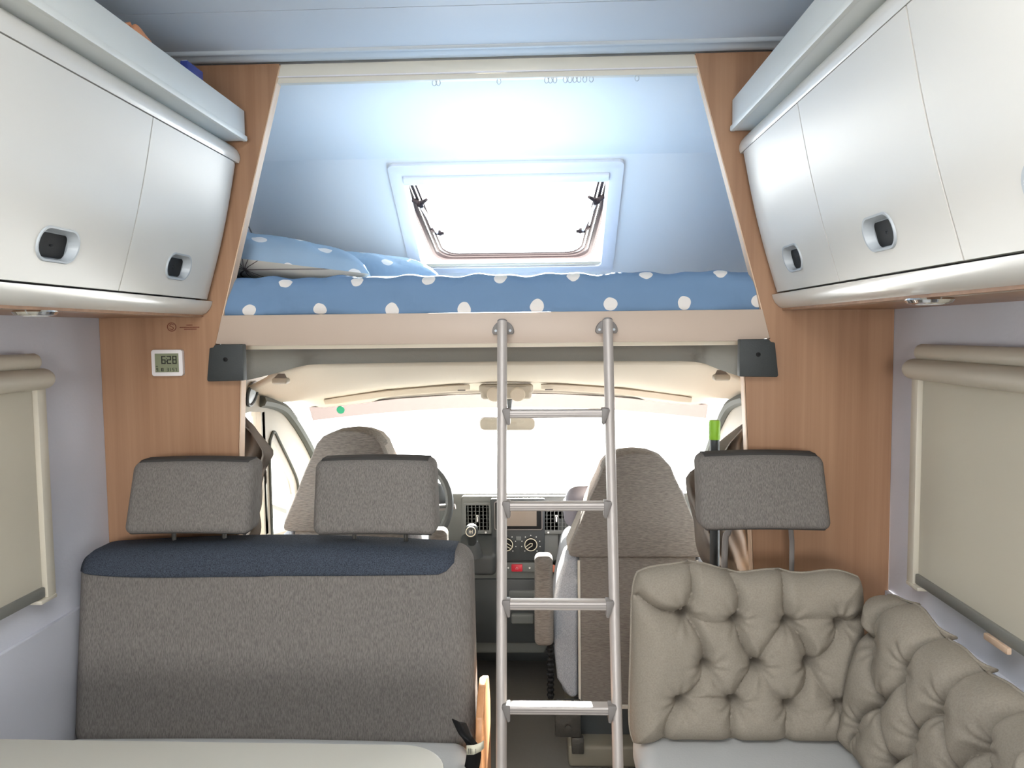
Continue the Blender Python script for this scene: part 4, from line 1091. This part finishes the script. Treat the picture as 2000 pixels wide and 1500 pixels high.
# switch row with the red hazard button
b = MB(); b.prism(rrect(-.212, .02, .484, .524, .006, 3), to_xz, 3.034, 3.055); sr = b.build('switch_row', 'dash_grey', db, bevel=.003)
b = MB(); b.prism(rrect(-.133, -.089, .489, .518, .003, 3), to_xz, 3.027, 3.037); hz = b.build('hazard_button', 'red_button', db, bevel=.002)
b = MB(); b.tube([(-.111 + .006 * math.sin(2 * math.pi * k / 3), 3.0262, .503 + .006 * math.cos(2 * math.pi * k / 3)) for k in range(3)], .0008, 5, closed=True); b.build('hazard_triangle', 'white_mark', hz)
b = MB(); b.lathe([(0, 0), (.0035, 0), (.0035, .002), (0, .002)], (-.146, 3.034, .503), (0, -1, 0), 10); b.lathe([(0, 0), (.004, 0), (.004, .002), (0, .002)], (-.060, 3.034, .503), (0, -1, 0), 10); b.build('switch_lights', 'white_mark', db)
b = MB(); b.lathe([(0, 0), (.014, 0), (.013, .012), (0, .015)], (.035, 3.03, .503), (0, -1, 0), 16); b.build('lighter_knob', 'orange_cap', db)
# gear lever
b = MB(); b.pad((-.262, 2.98, .575), (.075, .085, .045), .02, 4, 5, lambda p, h: (p[0], p[1], p[2] - .25 * -p[1])); b.build('gear_console', 'dash_dark', db)
b = MB(); b.lathe([(0, 0), (.036, 0), (.030, .02), (.024, .045), (.018, .06), (0, .06)], (-.272, 2.90, .592), (0, -.15, 1), 18); gb = b.build('gear_boot', 'dash_dark', db)
b = MB(); b.lathe([(0, 0), (.016, .0), (.018, .02), (.022, .04), (.025, .058), (.023, .072), (.014, .080), (0, .082)], (-.276, 2.885, .642), (0, -.25, 1), 20); b.build('gear_knob', 'bracket_grey', gb)
kc = Vector((-.277, 2.845, .700)); kn = Vector((0, -.92, .4)).normalized(); ku = Vector((0, .4, .92))
b = MB(); b.lathe([(0, -.01), (.0195, -.01), (.0195, 0), (.0165, .002), (.016, .001), (0, .001)], kc, kn, 24); kf = b.build('knob_face', 'dash_dark', gb)
b = MB(); b.tube([kc + kn * .001 + (Vector((1, 0, 0)) * math.cos(2 * math.pi * k / 24) + ku * math.sin(2 * math.pi * k / 24)) * .018 for k in range(24)], .0017, 6, closed=True)
for q in (-.006, 0, .006): b.tube([kc + kn * .0015 + Vector((q, 0, 0)) + ku * .007, kc + kn * .0015 + Vector((q, 0, 0)) - ku * .007], .0008, 5)
b.tube([kc + kn * .0015 + Vector((-.006, 0, 0)), kc + kn * .0015 + Vector((.006, 0, 0))], .0008, 5); b.build('shift_pattern', 'cream_mark', gb)
# instrument binnacle
b = MB(); b.pad((-.58, 3.10, .80), (.185, .10, .055), .04, 4, 6); b.build('binnacle', 'dash_dark', db)
b = MB(); b.box(X(1, .20), X(1, .62), 3.045, 3.07, .56, .70); b.build('glove_box', 'dash_dark', db, bevel=.006)
b = MB(); b.tube(smooth_path([(.16, 3.052, .645), (.10, 3.046, .64), (.083, 3.044, .61), (.10, 3.044, .57), (.14, 3.050, .535)], 5), .004, 6); b.build('cup_holder_rim', 'dash_grey', db)
# steering wheel
sw = thing('steering_wheel', (-.565, 2.86, .62), 'dark steering wheel behind the driver seat', 'steering wheel')
c = Vector((-.555, 2.84, .80)); n = Vector((0, -.82, .57)).normalized(); uu = Vector((0, .57, .82))
b = MB(); b.tube([c + Vector((1, 0, 0)) * .20 * math.cos(2 * math.pi * k / 40) + uu * .20 * math.sin(2 * math.pi * k / 40) for k in range(40)], .015, 10, closed=True); b.build('rim', 'dash_dark', sw)
b = MB(); b.lathe([(0, -.03), (.06, -.03), (.075, 0), (.06, .02), (0, .025)], c + n * -.02, n, 20)
b.build('hub', 'dash_dark', sw)
for a in (0, 180, 270):
    e = Vector((1, 0, 0)) * math.cos(math.radians(a)) + uu * math.sin(math.radians(a))
    b = MB(); b.tube([c + e * .05 - n * .02, c + e * .195], .014, 8, flat=.6); b.build('spoke', 'dash_dark', sw)
b = MB(); b.tube([c - n * .06 + Vector((.05, 0, 0)), c - n * .07 + Vector((.19, 0, .02)), c - n * .07 + Vector((.215, 0, .025))], [.008, .009, .011], 8); b.build('stalk', 'cap_grey', sw)

# ================================================================== CAB SEATS
def cab_seat(cx, dz, y, inner, label):
    """captain seat seen from behind; inner = side of the armrest"""
    t = thing('captain_chair', (cx, y + .25, 0), label, 'seat', 'cab captain seats')
    Z = lambda z: z + dz
    half = [(0, 1.053), (.045, 1.049), (.085, 1.034), (.108, 1.008), (.123, .97), (.148, .918), (.188, .82), (.222, .742), (.226, .726), (.220, .716), (.20, .712)]
    outl = [(cx + a, Z(q)) for a, q in half] + [(cx - a, Z(q)) for a, q in reversed(half[1:])]
    def lean(a, q, tt): return (a, tt + (q - Z(.2)) * .05, q)
    b = MB(); b.prism(outl, lean, y, y + .115); b.build('back_shell', 'cab_fabric', t, bevel=.018, seg=4, angle=60)
    # padded front of the headrest part, a little wider
    b = MB(); b.prism([(cx + (a - cx) * 1.015, Z(.715) + (q - Z(.715)) * .985) for a, q in outl], lean, y + .05, y + .17); b.build('front_pad', 'cab_side_fabric', t, bevel=.03, seg=4, angle=60)
    b = MB(); b.prism([(cx - .190, Z(.712)), (cx + .190, Z(.712)), (cx + .190, Z(.205)), (cx - .190, Z(.205))], lean, y + .012, y + .08); b.build('back_panel', 'cab_fabric', t, bevel=.006, seg=2)
    for s in (-1, 1):
        bolster = [(.193, .71), (.235, .70), (.262, .62), (.278, .55), (.276, .40), (.266, .30), (.225, .235), (.198, .24)]
        b = MB(); b.prism([(cx + s * a, Z(q)) for a, q in bolster], lean, y + .022, y + .19); b.build('bolster', 'bolster_fabric', t, bevel=.022, seg=4, angle=60)
        b = MB(); b.tube([lean(cx + s * .192, Z(q), y + .010) for q in (.70, .5, .22)], .0045, 6); b.build('piping', 'piping_grey', t)
    b = MB(); b.box(cx - .19, cx + .19, y + .002, y + .014, Z(.213), Z(.224)); b.build('hem', 'piping_grey', t, bevel=.002)
    b = MB(); b.pad((cx, y + .37, Z(.26)), (.25, .27, .075), .05, 4, 6); b.build('seat_cushion', 'bolster_fabric', t)
    b = MB(); b.box(cx - .20, cx + .20, y + .10, y + .56, .012, Z(.19)); b.build('pedestal', 'dash_dark', t, bevel=.01)
    b = MB(); b.box(cx - .23, cx + .23, y + .02, y + .60, .001, .075); b.build('plinth', 'plinth_beige', t, bevel=.012, seg=3)
    b = MB(); b.box(cx + inner * .19, cx + inner * .275, y - .01, y + .012, Z(.12), Z(.245)) if inner < 0 else b.box(cx + .19, cx + .275, y - .01, y + .012, Z(.12), Z(.245))
    mc = b.build('swivel_bracket', 'metal_worn', t, bevel=.006)
    b = MB(); b.lathe([(0, 0), (.010, 0), (.010, .006), (0, .008)], (cx + inner * .232, y - .012, Z(.155)), (0, -1, 0), 6); b.build('bolt', 'metal_worn', mc)
    b = MB(); b.lathe([(0, 0), (.008, 0), (.008, .006), (0, .008)], (cx + inner * .215, y - .012, Z(.225)), (0, -1, 0), 6); b.build('bolt', 'metal_worn', mc)
    b = MB(); b.box(cx + inner * .2 - .02, cx + inner * .2 + .02, y - .008, y + .02, Z(.062), Z(.118)); b.build('swivel_foot', 'metal_worn', t, bevel=.004)
    # folded-up armrest
    ax = cx + inner * .308
    b = MB(); b.pad((ax, y + .0, Z(.583)), (.031, .038, .148), .020, 4, 6, lambda p, h: (p[0] * (1 - .05 * (p[2] > 0)), p[1], p[2])); b.build('armrest', 'cab_fabric', t, angle=60)
    # ribbed release cable
    pts = [(cx + inner * .288, y + .03, Z(z)) for z in np.linspace(.235, .43, 46)]
    b = MB(); b.tube(pts, [.0125 if (k // 2) % 2 else .0095 for k in range(46)], 8); b.build('ribbed_hose', 'black_plastic', t, angle=25)
    b = MB(); b.pad((cx + inner * .287, y + .04, Z(.46)), (.010, .012, .045), .007, 3, 3); b.build('lever', 'dash_dark', t)
    return t
cab_seat(.305, 0.0, 2.45, -1, 'grey passenger captain seat behind the ladder, seen from behind')
cab_seat(-.658, .072, 2.50, 1, 'grey driver captain seat behind the dinette headrest, seen from behind')

cs = thing('child_seat', (.30, 2.86, .34), 'pale grey child car seat on the passenger seat', 'child seat')
b = MB(); b.pad((.288, 2.79, .826), (.218, .075, .078), .045, 4, 6, lambda p, h: (p[0] * (1 - .04 * (p[2] > .02)), p[1] - .05 * abs(p[0]) / h[0], p[2])); b.build('head_wings', 'child_grey', cs)
b = MB(); b.pad((.30, 2.80, .715), (.16, .05, .05), .03, 4, 5); b.build('head_support', 'child_grey', cs)
b = MB(); b.pad((.288, 2.80, .56), (.25, .09, .165), .05, 4, 6, lambda p, h: (p[0] * (1 - .12 * (p[2] / h[2])), p[1], p[2])); b.build('backrest', 'child_light', cs)
b = MB(); b.pad((.30, 2.93, .40), (.22, .14, .06), .04, 4, 5); b.build('base', 'child_grey', cs)

# floor step and mat in the cab gangway
b = MB(); b.prism([(3.30, .0), (3.30, .05), (3.33, .055), (3.60, .055), (3.60, 0)], lambda a, q, t: (t, a, q), -.38, .06)
tag(b.build('floor_step', 'dash_dark', bevel=.004), 'low dark ledge at the foot of the centre console', 'step')

# ground outside
b = MB(); b.box(-60, 60, -40, 90, -.80, -.75); struct(b.build('ground', 'asphalt', smooth=False), 'sunlit asphalt outside the vehicle', 'ground')
